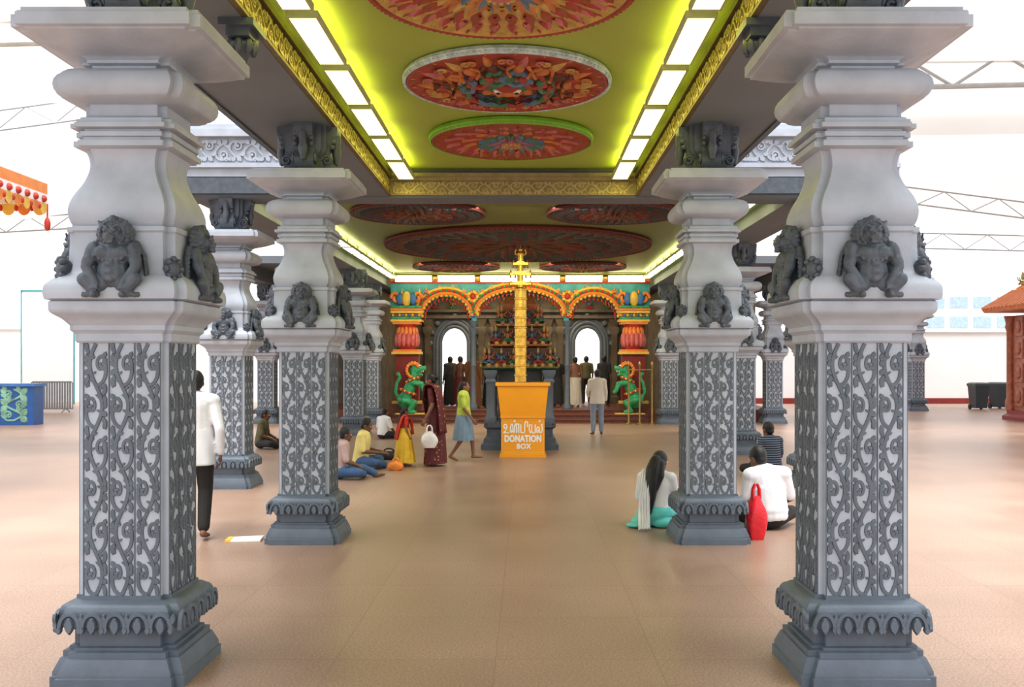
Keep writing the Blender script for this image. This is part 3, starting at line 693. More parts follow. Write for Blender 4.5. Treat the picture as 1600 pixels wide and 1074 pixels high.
# painted rearing lion beasts in front of the columns
def beast(s, label):
    t = thing('lion_beast_statue', label, 'statue', (s*3.35, 29.08, .25), 0 if s < 0 else PI, 'rearing beast statues')
    bm = nb()
    ell(bm, (-.15, 0, .42), (.22, .18, .25)); cap(bm, (-.12, 0, .5), (.1, 0, 1.0), .18, .17); cap(bm, (.1, 0, 1.0), (.14, 0, 1.25), .15, .13)
    ell(bm, (.18, 0, 1.36), (.19, .15, .17)); cap(bm, (.25, 0, 1.37), (.42, 0, 1.38), .1, .085); cap(bm, (.24, 0, 1.24), (.37, 0, 1.19), .06, .05); ell(bm, (.46, 0, 1.43), (.05, .06, .045))
    for e in (-1, 1):
        chain(bm, [(-.15, e*.14, .42), (.14, e*.17, .34), (.0, e*.16, .09)], [.13, .09, .065]); cap(bm, (0, e*.16, .07), (.16, e*.16, .06), .065, .05)
        chain(bm, [(.14, e*.15, .95), (.36, e*.17, .92), (.44, e*.16, .72)], [.09, .07, .05]); cap(bm, (.44, e*.16, .72), (.5, e*.16, .66), .06, .045)
        cap(bm, (.1, e*.12, 1.48), (.06, e*.15, 1.6), .05, .02)
    chain(bm, [(-.3, 0, .4), (-.42, 0, .65), (-.38, 0, .95), (-.28, 0, 1.1), (-.34, 0, 1.22)], [.06, .055, .05, .05, .07])
    link(remesh(bm, .022, 3), 'body', 'green', t)
    bm = nb()
    for k in range(11):
        a = PI*(.2+1.2*k/10)
        for e in (-1.3, -.6, 0, .6, 1.3): ell(bm, (.12+(.21-.02*abs(e))*math.cos(a), e*.11, 1.33+(.23-.02*abs(e))*math.sin(a)), (.05, .05, .05), u=8, v=6)
    build(bm, 'mane', 'orange', t)
    for e in (-1, 1):
        bm = nb(); ell(bm, (.31, e*.1, 1.45), (.045, .04, .045), 0); ell(bm, (.335, e*.125, 1.45), (.02, .02, .02), 1); build(bm, 'eye', ['white', 'black'], t)
    bm = nb(); ell(bm, (.34, 0, 1.28), (.09, .055, .03)); build(bm, 'tongue', 'red', t)
    bm = nb()
    for e in (-1, 1):
        for j in range(3): cap(bm, (.30+.06*j, e*.055, 1.315), (.30+.06*j, e*.055, 1.27), .014, .005)
    build(bm, 'teeth', 'white', t)
    for pts in ([(.1+.19*math.cos(a), .19*math.sin(a), 1.05+.08*math.cos(a)) for a in [2*PI*j/20 for j in range(21)]], [(-.05+.22*math.cos(a), .21*math.sin(a), .68-.08*math.cos(a)) for a in [2*PI*j/20 for j in range(21)]]):
        bm = nb(); tube(bm, pts, .035, 6, 0)
        for p in pts[::2]: ell(bm, p, .04, 1, u=7, v=5)
        build(bm, 'harness', ['red', 'yellow'], t)
    bm = nb(); box2(bm, (-.42, -.18, 0), (.48, .2, .03)); build(bm, 'pedestal', 'yellow', t)
beast(-1, 'green painted rearing lion beast below the left shrine column')
beast(1, 'green painted rearing lion beast below the right shrine column, behind brass gate')

# ------------------------------------------------------------------ small tower shrine in the hall
t = thing('tower_shrine', 'small grey pillared shrine with tiered painted tower behind the golden flagstaff', 'shrine', (.05, 20.4, 0))
bm = nb(); sqloft(bm, [(.8, 0), (.8, .1), (.74, .14), (.74, .22), (.68, .26), (.68, .42), (.74, .46), (.74, .54)], .08); build(bm, 'plinth', 'stone_mid', t)
for x in (-.6, .6):
    for y in (-.6, .6):
        bm = nb(); sqloft(bm, [(.12, .54), (.12, .66), (.09, .7), (.09, 1.35), (.12, 1.4), (.09, 1.46), (.14, 1.58), (.14, 1.64)], .02, c=(x, y)); build(bm, 'pillar', 'stone_mid', t)
bm = nb(); box2(bm, (-.45, -.35, .54), (.45, .6, 1.62)); build(bm, 'cella', 'stone_dark', t)
z = 1.63
for i, (hw, h) in enumerate(((.74, .46), (.58, .42), (.46, .36))):
    bm = nb()
    sqloft(bm, [(hw-.06, z), (hw+.06, z+.05), (hw+.06, z+.08)], .05, 0); sqloft(bm, [(hw, z+.08), (hw-.03, z+.13)], .05, 1); sqloft(bm, [(hw-.12, z+.13), (hw-.12, z+h)], .05, 2)
    n = 9-2*i
    for k in range(4):
        for j in range(n): ell(bm, ((j-(n-1)/2)*2*hw/n*.95, -hw-.05, z+.1), (.05, .04, .05), 3, u=7, v=5, M4=rotz(k*PI/2))
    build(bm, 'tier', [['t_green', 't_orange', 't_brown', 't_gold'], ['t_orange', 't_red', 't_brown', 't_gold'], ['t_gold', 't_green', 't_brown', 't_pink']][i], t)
    for k in range(4):
        for j in range(6-i):
            bm = nb(); figurine(bm, rotz(k*PI/2) @ T((j-(5-i)/2)*.25, -hw+.02, z+.12), .44, 0, 1, 2)
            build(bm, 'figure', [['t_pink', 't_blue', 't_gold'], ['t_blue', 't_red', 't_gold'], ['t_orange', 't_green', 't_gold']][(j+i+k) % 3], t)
    z += h
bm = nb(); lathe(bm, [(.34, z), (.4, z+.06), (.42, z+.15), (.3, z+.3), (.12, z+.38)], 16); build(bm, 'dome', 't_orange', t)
bm = nb(); lathe(bm, [(.1, z+.37), (.06, z+.42), (.12, z+.48), (.04, z+.56), (0, z+.68)], 12); build(bm, 'finial', 'gold', t)

# ------------------------------------------------------------------ golden flagstaff
t = thing('flagstaff', 'tall gold plated ringed temple flagstaff rising behind the donation box', 'flagstaff', (.07, 19.2, 0))
bm = nb(); sqloft(bm, [(.38, 0), (.38, .12), (.33, .16), (.33, .5), (.38, .55), (.38, .62)], .05); build(bm, 'pedestal', 'stone_mid', t)
bm = nb(); pr = [(.3, .62), (.3, .7), (.2, .78), (.22, .9), (.15, 1.0)]; z = 1.0
while z < 3.2:
    pr += [(.118, z), (.118, z+.14), (.132, z+.15), (.132, z+.17), (.118, z+.18)]; z += .19
pr += [(.118, 3.25), (.055, 3.3), (.055, 3.95)]
lathe(bm, pr, 20); build(bm, 'pole', 'gold', t)
for z, w_ in ((3.34, .21), (3.54, .21), (3.74, .15)):
    bm = nb()
    box2(bm, (-w_, -.07, z), (w_, .07, z+.045)); box2(bm, (-w_*.5, -.06, z+.045), (w_*.5, .06, z+.075))
    for e in (-1, 1): lathe(bm, [(.022, 0), (.015, .04), (0, .075)], 8, (e*w_*.92, 0, z+.04)); ell(bm, (e*w_, 0, z+.022), (.025, .045, .026), u=8, v=6)
    ca = build(bm, 'crossarm', 'gold', t)
    for e in (-1, 1):
        for q in (.5, .95):
            bm = nb(); lathe(bm, [(.006, .005), (.016, -.025), (.023, -.05), (.026, -.062)], 8, (e*w_*q, -.04, z)); build(bm, 'bell', 'gold', ca)
bm = nb(); lathe(bm, [(.055, 3.93), (.065, 3.97), (.035, 4.02), (.045, 4.05), (.015, 4.1), (0, 4.16)], 12)
for e in (-1, 1): tube(bm, [(e*.05, 0, 3.94), (e*.09, 0, 3.95), (e*.11, 0, 4.0), (e*.09, 0, 4.05)], .014, 6)
build(bm, 'finial', 'gold', t)

# ------------------------------------------------------------------ donation box with lettering
t = thing('donation_box', 'orange flared donation box with white painted lettering before the flagstaff', 'donation box', (.12, 18.4, 0))
def rect(hx, hy, z): return [V(-hx, -hy, z), V(hx, -hy, z), V(hx, hy, z), V(-hx, hy, z)]
bm = nb(); loft(bm, [rect(.44, .33, 0), rect(.44, .33, .05), rect(.41, .3, .06), rect(.41, .3, .74)]); build(bm, 'lower_box', 'boxorange', t)
bm = nb(); loft(bm, [rect(.425, .315, .74), rect(.425, .315, .78), rect(.42, .31, .78), rect(.48, .36, 1.34), rect(.515, .385, 1.35), rect(.515, .385, 1.41), rect(.48, .36, 1.41)])
build(bm, 'flared_top', 'boxorange', t)
bm = nb(); box2(bm, (-.14, -.02, 1.405), (.14, .02, 1.415)); build(bm, 'coin_slot', 'black', t)
bm = nb()
for x in (-.395, .395): box2(bm, (x-.005, -.305, .08), (x+.005, -.299, .72))
for z in (.09, .71): box2(bm, (-.395, -.305, z-.005), (.395, -.299, z+.005))
build(bm, 'border_line', 'yellow', t)
def text(body, x, y, z, parent, name, m, wid, hei, bold):
    cu = bpy.data.curves.new('t', 'FONT'); cu.body = body; cu.size = .2; cu.align_x = 'CENTER'; cu.space_character = 1.1
    o = bpy.data.objects.new('t', cu); C.objects.link(o)
    dg = bpy.context.evaluated_depsgraph_get(); me = bpy.data.meshes.new_from_object(o.evaluated_get(dg)); bpy.data.objects.remove(o)
    xs = [v.co.x for v in me.vertices]; ys = [v.co.y for v in me.vertices]
    x0, x1, y0, y1 = min(xs), max(xs), min(ys), max(ys)
    bm = nb(); k = 0
    for dx, dy in ((0, 0), (bold, 0), (-bold, 0), (0, bold), (0, -bold), (bold*.7, bold*.7), (-bold*.7, bold*.7), (bold*.7, -bold*.7), (-bold*.7, -bold*.7)):
        b2 = nb(); b2.from_mesh(me)
        vm = {}
        for v in b2.verts: vm[v] = bm.verts.new(V((v.co.x-(x0+x1)/2)*wid/(x1-x0)+dx, -.0004*k, (v.co.y-y0)*hei/(y1-y0)+dy))
        for f in b2.faces: bm.faces.new([vm[v] for v in f.verts])
        b2.free(); k += 1
    return build(bm, name, m, parent, (x, y, z), smooth=0, recalc=False)
# brush-painted Tamil word: each letter is a set of strokes (unit height), then an advance width
dot = [(.07*math.cos(a), .07*math.sin(a)) for a in [2*PI*k/8 for k in range(9)]]
def at_(pts, x, y): return [(p[0]+x, p[1]+y) for p in pts]
TAMIL = [
    ([[(.44, .60), (.32, .50), (.18, .60), (.20, .80), (.38, .90), (.56, .78), (.56, .52), (.36, .22), (.08, .05)], [(.08, .04), (.95, .04)]], 1.08),
    ([[(.20, .34), (.26, .18), (.14, .06), (.03, .22), (.05, .62), (.22, .92), (.38, .70), (.39, .30), (.50, .06), (.62, .18), (.54, .36), (.42, .24)], [(.62, .20), (.63, .62), (.76, .92), (.90, .70), (.91, .02)], [(.76, .92), (1.30, .92)], [(1.22, .92), (1.22, .02)], at_(dot, .62, 1.22)], 1.46),
    ([[(.06, .92), (.06, .05)], [(.06, .05), (.62, .05)], [(.62, .05), (.63, .60), (.66, .98), (.82, 1.2), (1.02, 1.10), (1.06, .82), (1.0, .62)]], 1.24),
    ([[(.26, .88), (.08, .78), (.06, .32), (.20, .06), (.38, .22), (.40, .90)], [(.39, .24), (.52, .05), (.92, .05)], [(.90, .90), (.90, .05)]], 1.06),
    ([[(.28, .36), (.34, .18), (.18, .06), (.05, .24), (.12, .56), (.34, .62), (.46, .40), (.48, .14), (.62, .04), (.80, .16), (.86, .52), (.76, .84), (.90, .95)], at_(dot, .48, 1.22)], .98)]
tot = sum(a for _, a in TAMIL); sx = .76/tot; sz = .185; ox = -.38
bm = nb()
for strokes, adv in TAMIL:
    for st in strokes:
        st = curve(st, 5) if len(st) > 2 else [st[0], ((st[0][0]+st[1][0])/2, (st[0][1]+st[1][1])/2), st[1]]
        ribbon(bm, [(ox+p[0]*sx, p[1]*sz) for p in st], [.0115]*len(st), .004, T(0, 0, 0))
    ox += adv*sx
build(bm, 'tamil_lettering', 'white', t, (0, -.3005, .455), smooth=0)
text('DONATION', 0, -.302, .295, t, 'lettering', 'white', .68, .12, .009)
text('BOX', .02, -.302, .165, t, 'lettering', 'white', .26, .09, .007)

# ------------------------------------------------------------------ brass gate by the right column
t = thing('brass_gate', 'tall brass railing gate beside the right shrine column', 'gate', (3.5, 27.9, 0))
for x in (-.34, -.02, .34):
    bm = nb(); lathe(bm, [(.09, 0), (.09, .03), (.035, .06), (.026, .1), (.026, 1.7), (.042, 1.74), (.046, 1.79), (.0, 1.86)], 12, (x, 0, 0)); build(bm, 'post', 'brass', t)
bm = nb(); tube(bm, [(-.34, 0, 1.6), (.34, 0, 1.6)], .014, 8); build(bm, 'rail', 'brass', t)

# ------------------------------------------------------------------ people
def frame(xa, za):
    z = za.normalized(); x = (xa-z*xa.dot(z)).normalized(); y = z.cross(x)
    return Matrix((x, y, z)).transposed()
def stand(**k):
    J = dict(pelvis=V(0, 0, .95), chest=V(0, .0, 1.28), neck=V(0, -.01, 1.45), head=V(0, .02, 1.585), face=V(0, 1, 0),
             shL=V(-.175, -.01, 1.40), shR=V(.175, -.01, 1.40), elL=V(-.225, -.03, 1.12), elR=V(.225, -.03, 1.12), wrL=V(-.235, .05, .87), wrR=V(.235, .05, .87),
             hiL=V(-.09, 0, .92), hiR=V(.09, 0, .92), knL=V(-.105, .02, .5), knR=V(.105, .02, .5), anL=V(-.11, -.02, .085), anR=V(.11, -.02, .085), toL=V(-.13, .15, .03), toR=V(.13, .15, .03))
    for a, b in k.items(): J[a] = V(*b)
    return J
def sit(**k):
    J = dict(pelvis=V(0, 0, .13), chest=V(0, .05, .44), neck=V(0, .07, .61), head=V(0, .11, .74), face=V(0, 1, -.15),
             shL=V(-.175, .05, .565), shR=V(.175, .05, .565), elL=V(-.25, .09, .31), elR=V(.25, .09, .31), wrL=V(-.16, .3, .22), wrR=V(.16, .3, .22),
             hiL=V(-.09, .02, .13), hiR=V(.09, .02, .13), knL=V(-.33, .29, .13), knR=V(.33, .29, .13), anL=V(.06, .36, .065), anR=V(-.06, .42, .065), toL=V(.2, .33, .045), toR=V(-.2, .40, .045))
    for a, b in k.items(): J[a] = V(*b)
    return J
def hand(bm, wv, d, tdir, pn, curl=.5):
    d = d.normalized(); tdir = (tdir-d*tdir.dot(d)).normalized(); pn = (pn-d*pn.dot(d)-tdir*pn.dot(tdir)).normalized()
    R = Matrix((tdir, pn, d)).transposed()
    ell(bm, wv+d*.048, (.041, .017, .055), rot=R, u=10, v=8)
    for i, L in enumerate((.068, .077, .071, .055)):
        p = wv+d*.088+tdir*(.032-.0205*i)
        q = p+(d*math.cos(curl*.5)+pn*math.sin(curl*.5))*L*.5
        r = q+(d*math.cos(curl*1.5)+pn*math.sin(curl*1.5))*L*.5
        chain(bm, [p, q, r], [.0092, .0085, .007], 7)
    p = wv+d*.03+tdir*.034; q = p+(d*.65+tdir*.6+pn*.3).normalized()*.04; r = q+(d*.9+tdir*.2+pn*.4).normalized()*.032
    chain(bm, [p, q, r], [.012, .0105, .0085], 7)
PW = [(.0, .155, .115), (.14, .155, .117), (.3, .142, .108), (.45, .135, .102), (.6, .145, .105), (.74, .158, .108), (.86, .155, .10), (.95, .12, .085)]
def torso(bm, J, g, belly=1.0, female=False, straight=False):
    a, b, c = J['pelvis'], J['chest'], J['neck']; L1 = (b-a).length; L2 = (c-b).length; Lt = L1+L2
    R1 = frame(J['hiR']-J['hiL'], b-a); R2 = frame(J['shR']-J['shL'], c-b)
    for i in range(17):
        q = i/16*.95
        for j in range(len(PW)-1):
            if PW[j][0] <= q <= PW[j+1][0]+1e-6:
                f = (q-PW[j][0])/(PW[j+1][0]-PW[j][0]); wx = PW[j][1]*(1-f)+PW[j+1][1]*f; wy = PW[j][2]*(1-f)+PW[j+1][2]*f
        if straight: wx = max(wx, .152 if q < .8 else 0); wy = max(wy, .11 if q < .7 else 0)
        if female: wx *= .92+.1*(abs(q-.42) > .3 and q < .3)
        if .1 < q < .6: wy *= belly; wx *= 1+(belly-1)*.7
        s = q*Lt; p = a.lerp(b, s/L1) if s < L1 else b.lerp(c, (s-L1)/L2)
        ell(bm, p, (wx+g, wy+g, .075+g*.6), rot=R1 if s < L1*.6 else R2, u=16, v=8)
    for s in ('L', 'R'): cap(bm, c.lerp(b, .2), J['sh'+s], .062+g, .054+g)
def body_mesh(J, voxel, hands, female):
    bm = nb(); torso(bm, J, 0, female=female)
    cap(bm, J['neck'].lerp(J['chest'], .15), J['head']-V(0, 0, .03), .056, .05)
    for s in ('L', 'R'):
        chain(bm, [J['sh'+s], J['el'+s], J['wr'+s]], [.05, .039, .026]); e = J['el'+s].lerp(J['wr'+s], .3); ell(bm, e, .04)
        chain(bm, [J['hi'+s], J['kn'+s], J['an'+s]], [.09, .055, .036]); ell(bm, J['kn'+s].lerp(J['an'+s], .3), .052)
        fd = (J['to'+s]-J['an'+s]).normalized()
        cap(bm, J['an'+s]-V(0, 0, .035)-fd*.02, J['to'+s], .038, .026); ell(bm, J['to'+s], (.042, .042, .022))
    H = J['head']; f = J['face'].normalized(); x = f.cross(V(0, 0, 1)).normalized(); up = x.cross(f)
    R = Matrix((x, f, up)).transposed()
    def h(a, b, c): return H+x*a+f*b+up*c
    ell(bm, h(0, -.008, .02), (.075, .096, .1), rot=R, u=16, v=12); ell(bm, h(0, .03, -.05), (.056, .062, .06), rot=R)
    cap(bm, h(0, .085, .012), h(0, .103, -.022), .010, .015); ell(bm, h(0, .075, .03), (.05, .02, .012), rot=R); ell(bm, h(0, .075, -.085), (.024, .02, .02), rot=R)
    for e in (-1, 1): ell(bm, h(e*.077, -.008, -.008), (.012, .022, .034), rot=R)
    me = remesh(bm, voxel, 3)
    if hands:
        bm = nb(); bm.from_mesh(me)
        for s, e in (('L', -1), ('R', 1)):
            d = J['wr'+s]-J['el'+s]; td = V(0, 1, 0) if abs(d.normalized().y) < .75 else V(-e, 0, .3)
            pn = V(-e, 0, 0) if abs(d.normalized().y) < .75 else V(0, 0, -1)
            hand(bm, J['wr'+s], d, td, pn, .7)
        bm.to_mesh(me); bm.free()
    return me, h, R
def person(label, loc, rz, Ht, J, skin, gar, hair='short', voxel=.012, female=False, z=0, base=1.7, group=None, belly=1.0):
    t = thing('person', label, 'person', (loc[0], loc[1], z), rz, group); sc = Ht/base; t.scale = (sc, sc, sc)
    me, h, R = body_mesh(J, voxel, True, female)
    link(me, 'body', skin, t, smooth=70)
    for e in (-1, 1):
        bm = nb(); ell(bm, h(e*.032, .083, .008), (.015, .010, .009), 0, R); ell(bm, h(e*.032, .091, .008), (.007, .005, .007), 1, R); build(bm, 'eye', ['white', 'eye'], t)
    bm = nb(); ell(bm, h(0, .090, -.048), (.024, .010, .008), 0, R); build(bm, 'mouth', 'lip', t)
    bm = nb(); ell(bm, h(0, -.022, .032), (.086, .095, .1), rot=R, u=16, v=12); ell(bm, h(0, -.05, -.025), (.07, .058, .06), rot=R)
    if hair == 'bun': ell(bm, h(0, -.125, -.0), .05)
    if hair == 'long':
        chain(bm, [h(0, -.09, 0), h(0, -.13, -.1), h(.01, -.155, -.25), h(.02, -.165, -.42), h(.03, -.165, -.58)], [.075, .085, .08, .06, .025])
        for e in (-1, 1): chain(bm, [h(e*.05, -.07, -.02), h(e*.075, -.1, -.16), h(e*.06, -.14, -.32)], [.05, .05, .03])
    if hair == 'plait': chain(bm, [h(0, -.1, -.02), h(0, -.12, -.15), h(0, -.14, -.32), h(0, -.14, -.48)], [.05, .04, .035, .018])
    link(remesh(bm, .009, 2), 'hair', 'hair', t, smooth=70)
    for nm, kind, m, o in gar:
        bm = nb()
        if kind == 'shirt':
            g = o.get('g', .016); torso(bm, J, g, belly, female, o.get('straight', not female))
            cap(bm, J['neck'].lerp(J['chest'], .1), J['neck'].lerp(J['head'], .12), .066, .062)
            for s in ('L', 'R'):
                a, b, c = J['sh'+s], J['el'+s], J['wr'+s]; sl = o.get('sleeve', .8)
                if sl <= 1: cap(bm, a, a.lerp(b, sl), .058+g*.5, .058)
                else: chain(bm, [a, b, b.lerp(c, sl-1)], [.058+g*.5, .052, .044 if sl > 1.6 else .05])
            if o.get('hem'):
                R2 = frame(J['hiR']-J['hiL'], J['chest']-J['pelvis']); dn = (J['pelvis']-J['chest']).normalized(); n = 32; rings = []
                for i in range(9):
                    q = i/8; p = J['pelvis']-dn*.16+dn*(.16+o['hem'])*q; rx = .152+g+.03*q; ry = .112+g+.03*q
                    rings.append([p+R2 @ V(rx*math.cos(a)*(1+.03*q*math.sin(a*6)), ry*math.sin(a)*(1+.05*q*math.sin(a*6)), 0) for a in [2*PI*j/n for j in range(n)]])
                loft(bm, rings)
            link(remesh(bm, voxel, 4), nm, m, t, smooth=70)
        elif kind == 'trousers':
            R2 = frame(J['hiR']-J['hiL'], J['chest']-J['pelvis']); ell(bm, J['pelvis'], (.17, .132, .13), rot=R2)
            for s in ('L', 'R'):
                k = o.get('len', 1.9); a, b, c = J['hi'+s], J['kn'+s], J['an'+s]
                if k <= 1: cap(bm, a, a.lerp(b, k), .105, .09)
                else: chain(bm, [a, b, b.lerp(c, k-1)], [.105, .076, .062])
            link(remesh(bm, voxel, 3), nm, m, t, smooth=70)
        elif kind == 'skirt':
            z0, z1, r0, r1 = o['z0'], o['z1'], o['r0'], o['r1']; n = 60; rings = []
            cx = (J['anL'].x+J['anR'].x)/2; cy = (J['anL'].y+J['anR'].y)/2+.03
            for i in range(15):
                q = i/14; r = r0+(r1-r0)*q**.8; zz = z0+(z1-z0)*q
                px_ = J['pelvis'].x*(1-q)+cx*q; py_ = J['pelvis'].y*(1-q)+cy*q
                rings.append([V(px_+r*(1+.05*q*math.sin(a*14+q))*math.cos(a), py_+.82*r*(1+.05*q*math.sin(a*14+q))*math.sin(a), zz) for a in [2*PI*j/n for j in range(n)]])
            loft(bm, rings); build(bm, nm, m, t, smooth=70)
        elif kind == 'lap':
            g = o.get('g', .05); ell(bm, J['pelvis'], (.19, .16, .13))
            for s in ('L', 'R'):
                chain(bm, [J['hi'+s], J['kn'+s], J['an'+s]], [.11+g*.3, .08+g*.3, .055+g*.2])
            for p in o.get('pool', ()): ell(bm, p[:3], p[3:6])
            me = remesh(bm, voxel, 4)
            for v in me.vertices: v.co.z = max(v.co.z, .006)
            link(me, nm, m, t, smooth=70)
        elif kind == 'drape':
            pts = [Vector(p) for p in o['pts']]; wd = o['w']; rows = []
            pts = [Vector(p) for p in curve([tuple(p) for p in pts], 5)]
            for i, p in enumerate(pts):
                d = (pts[min(i+1, len(pts)-1)]-pts[max(i-1, 0)]).normalized(); sd = Vector(o['side']); sd = (sd-d*sd.dot(d)).normalized(); nn = d.cross(sd)
                rows.append((p, sd, nn))
            m_ = 12
            vs = [[bm.verts.new(p+sd*wd*(j/m_-.5)*(1+.25*i/len(rows))+nn*.012*math.sin(j*2.2+i*.2)) for j in range(m_+1)] for i, (p, sd, nn) in enumerate(rows)]
            for a, b in zip(vs, vs[1:]):
                for j in range(m_): bm.faces.new((a[j], a[j+1], b[j+1], b[j]))
            ob = build(bm, nm, m, t, smooth=70, recalc=False)
            so = ob.modifiers.new('s', 'SOLIDIFY'); so.thickness = .008
    return t

RT = -PI/2
# walking man, left
J = stand(knL=(-.1, .10, .5), anL=(-.1, .16, .1), toL=(-.11, .33, .05), knR=(.1, .03, .5), anR=(.1, -.13, .1), toR=(.11, .03, .03), elR=(.25, -.07, 1.12), wrR=(.25, .0, .86), face=(-.25, 1, -.1))
person('person in loose white long sleeved shirt and black trousers walking behind nearest left pillar', (-3.15, 9.65), .2, 1.68, J, 'skin2',
       [('shirt', 'shirt', 'shirtwhite', dict(sleeve=1.9, g=.025, hem=.2)), ('trousers', 'trousers', 'dark', {})], voxel=.011)
# seated woman right
J = sit(pelvis=(0, 0, .14), chest=(.02, .05, .42), neck=(.03, .08, .58), head=(.04, .11, .71), face=(.5, 1, -.2), shL=(-.155, .05, .545), shR=(.165, .05, .545), elL=(-.2, .12, .31), elR=(.2, .12, .31),
        knL=(-.15, .38, .12), anL=(-.18, .06, .06), toL=(-.2, -.06, .05), knR=(.14, .40, .12), anR=(.2, .1, .06), toR=(.22, -.02, .05))
person('person with long loose black hair, white top and turquoise skirt seated beside second right pillar', (1.585, 10.4), -.25, 1.64, J, 'skin',
       [('top', 'shirt', 'shirtwhite', dict(sleeve=1.2, g=.01)), ('skirt', 'lap', 'turq', dict(g=.06, pool=((-.13, .0, .05, .15, .17, .07), (.09, -.03, .05, .14, .15, .07), (-.02, .3, .06, .2, .22, .08), (-.2, -.15, .03, .12, .10, .03)))),
        ('shawl', 'drape', 'shirtwhite', dict(pts=[(-.10, .17, .5), (-.105, .06, .62), (-.11, -.09, .54), (-.11, -.17, .36), (-.10, -.25, .16), (-.07, -.42, .03)], w=.1, side=(1, 0, 0)))], 'long', .011, True)
# seated man right, white shirt
J = sit(chest=(-.02, .06, .44), neck=(-.05, .1, .605), head=(-.09, .15, .725), face=(-.5, 1, -.35), shL=(-.2, .06, .555), shR=(.16, .05, .57))
person('person in plain white shirt sitting on the floor with back turned, behind red bag', (2.78, 10.2), .1, 1.74, J, 'skin2',
       [('shirt', 'shirt', 'shirtwhite', dict(sleeve=.9, g=.03)), ('trousers', 'trousers', 'dark', {})], voxel=.011, belly=1.1)
person('person in dark striped shirt sitting on floor beyond the white shirted one', (4.02, 14.95), .5, 1.68, sit(), 'skin2',
       [('shirt', 'shirt', 'striped', dict(sleeve=.8, g=.02)), ('trousers', 'trousers', 'dark', {})])
# left group
person('person in pale rose shirt and blue jeans seated on floor, nearest of the left group', (-2.68, 14.7), RT+.3, 1.55, sit(knL=(-.2, .42, .15), anL=(-.05, .62, .06), toL=(.0, .74, .05)), 'skin2',
       [('shirt', 'shirt', 'rose', dict(sleeve=.9)), ('jeans', 'trousers', 'jeans', {})])
person('person in pale yellow shirt seated cross legged facing right in left group', (-2.62, 16.2), RT, 1.66, sit(wrL=(-.12, .36, .28), wrR=(.12, .38, .28), face=(0, 1, -.4)), 'skin2',
       [('shirt', 'shirt', 'yellowshirt', dict(sleeve=.9, g=.025)), ('trousers', 'trousers', 'jeans', {})])
person('small seated person in white shirt farther back in left group', (-3.2, 22.6), -.6, 1.42, sit(), 'skin2',
       [('shirt', 'shirt', 'shirtwhite', dict(sleeve=.9, g=.02)), ('trousers', 'trousers', 'blackcloth', {})])
person('person in dark olive shirt seated alone beyond the third left pillar', (-5.35, 20.0), RT, 1.6, sit(), 'skin2',
       [('shirt', 'shirt', 'olive', dict(sleeve=.9, g=.02)), ('trousers', 'trousers', 'blackcloth', {})])
J = stand(head=(0, .03, 1.60), elL=(-.23, .04, 1.15), wrL=(-.16, .22, 1.0), face=(0, 1, -.2))
person('small child in red top and gold yellow skirt standing by the maroon sari', (-1.92, 16.55), RT+.5, 1.0, J, 'skin',
       [('top', 'shirt', 'redcloth', dict(sleeve=.7, g=.035)), ('skirt', 'skirt', 'yellowcloth', dict(z0=1.12, z1=.12, r0=.19, r1=.38)), ('drape', 'drape', 'redcloth', dict(pts=[(.15, .2, .95), (.14, .13, 1.35), (.12, -.08, 1.47), (.05, -.19, 1.2), (-.05, -.26, .8)], w=.2, side=(1, 0, 0)))], 'plait', female=True)
J = stand(chest=(0, .03, 1.28), neck=(0, .05, 1.44), head=(0, .1, 1.57), face=(0, 1, -.45), shL=(-.17, .03, 1.39), shR=(.17, .03, 1.39), wrL=(-.25, .1, .87))
person('person in dark maroon sari with gold spots standing with a white bag beside the child', (-1.38, 16.6), PI/2-.3, 1.6, J, 'skin',
       [('blouse', 'shirt', 'maroon', dict(sleeve=.7, g=.012)), ('sari', 'skirt', 'sari', dict(z0=1.1, z1=.05, r0=.16, r1=.25)),
        ('sari_end', 'drape', 'sari', dict(pts=[(.12, .2, .98), (.02, .19, 1.25), (-.1, .1, 1.48), (-.13, -.07, 1.44), (-.12, -.15, 1.1), (-.1, -.19, .6)], w=.26, side=(1, 0, 0)))], 'bun', female=True)
J = stand(knL=(-.09, .17, .52), anL=(-.09, .2, .12), toL=(-.1, .37, .08), knR=(.09, -.02, .5), anR=(.09, -.27, .13), toR=(.1, -.14, .03), wrL=(-.23, -.1, .88), wrR=(.23, .2, .9), elR=(.23, .03, 1.12))
person('person in lime green shirt and slate blue knee skirt walking left of donation box', (-.95, 17.4), RT, 1.45, J, 'skin',
       [('shirt', 'shirt', 'lime', dict(sleeve=.8, g=.03, hem=.12)), ('skirt', 'skirt', 'skyskirt', dict(z0=1.0, z1=.45, r0=.19, r1=.28))], 'plait', female=True)
J = stand(elL=(-.25, .02, 1.14), wrL=(-.2, .18, .98), face=(-.3, 1, -.1))
person('person in cream shirt and pale blue jeans standing with back turned right of donation box', (1.95, 23.9), .1, 1.62, J, 'skin2',
       [('shirt', 'shirt', 'cream', dict(sleeve=1.8, g=.025, hem=.14)), ('jeans', 'trousers', 'palejeans', {})])
person('bare chested person in cream waist cloth standing on the platform', (1.75, 30.7), .3, 1.62, stand(), 'skin',
       [('waist_cloth', 'skirt', 'cream', dict(z0=1.02, z1=.1, r0=.17, r1=.24))], z=.37)
person('person in charcoal clothes standing on the platform near right bright doorway', (2.75, 31.6), -.4, 1.66, stand(), 'skin2',
       [('shirt', 'shirt', 'blackcloth', dict(sleeve=.9, g=.02)), ('trousers', 'trousers', 'dark', {})], z=.37)
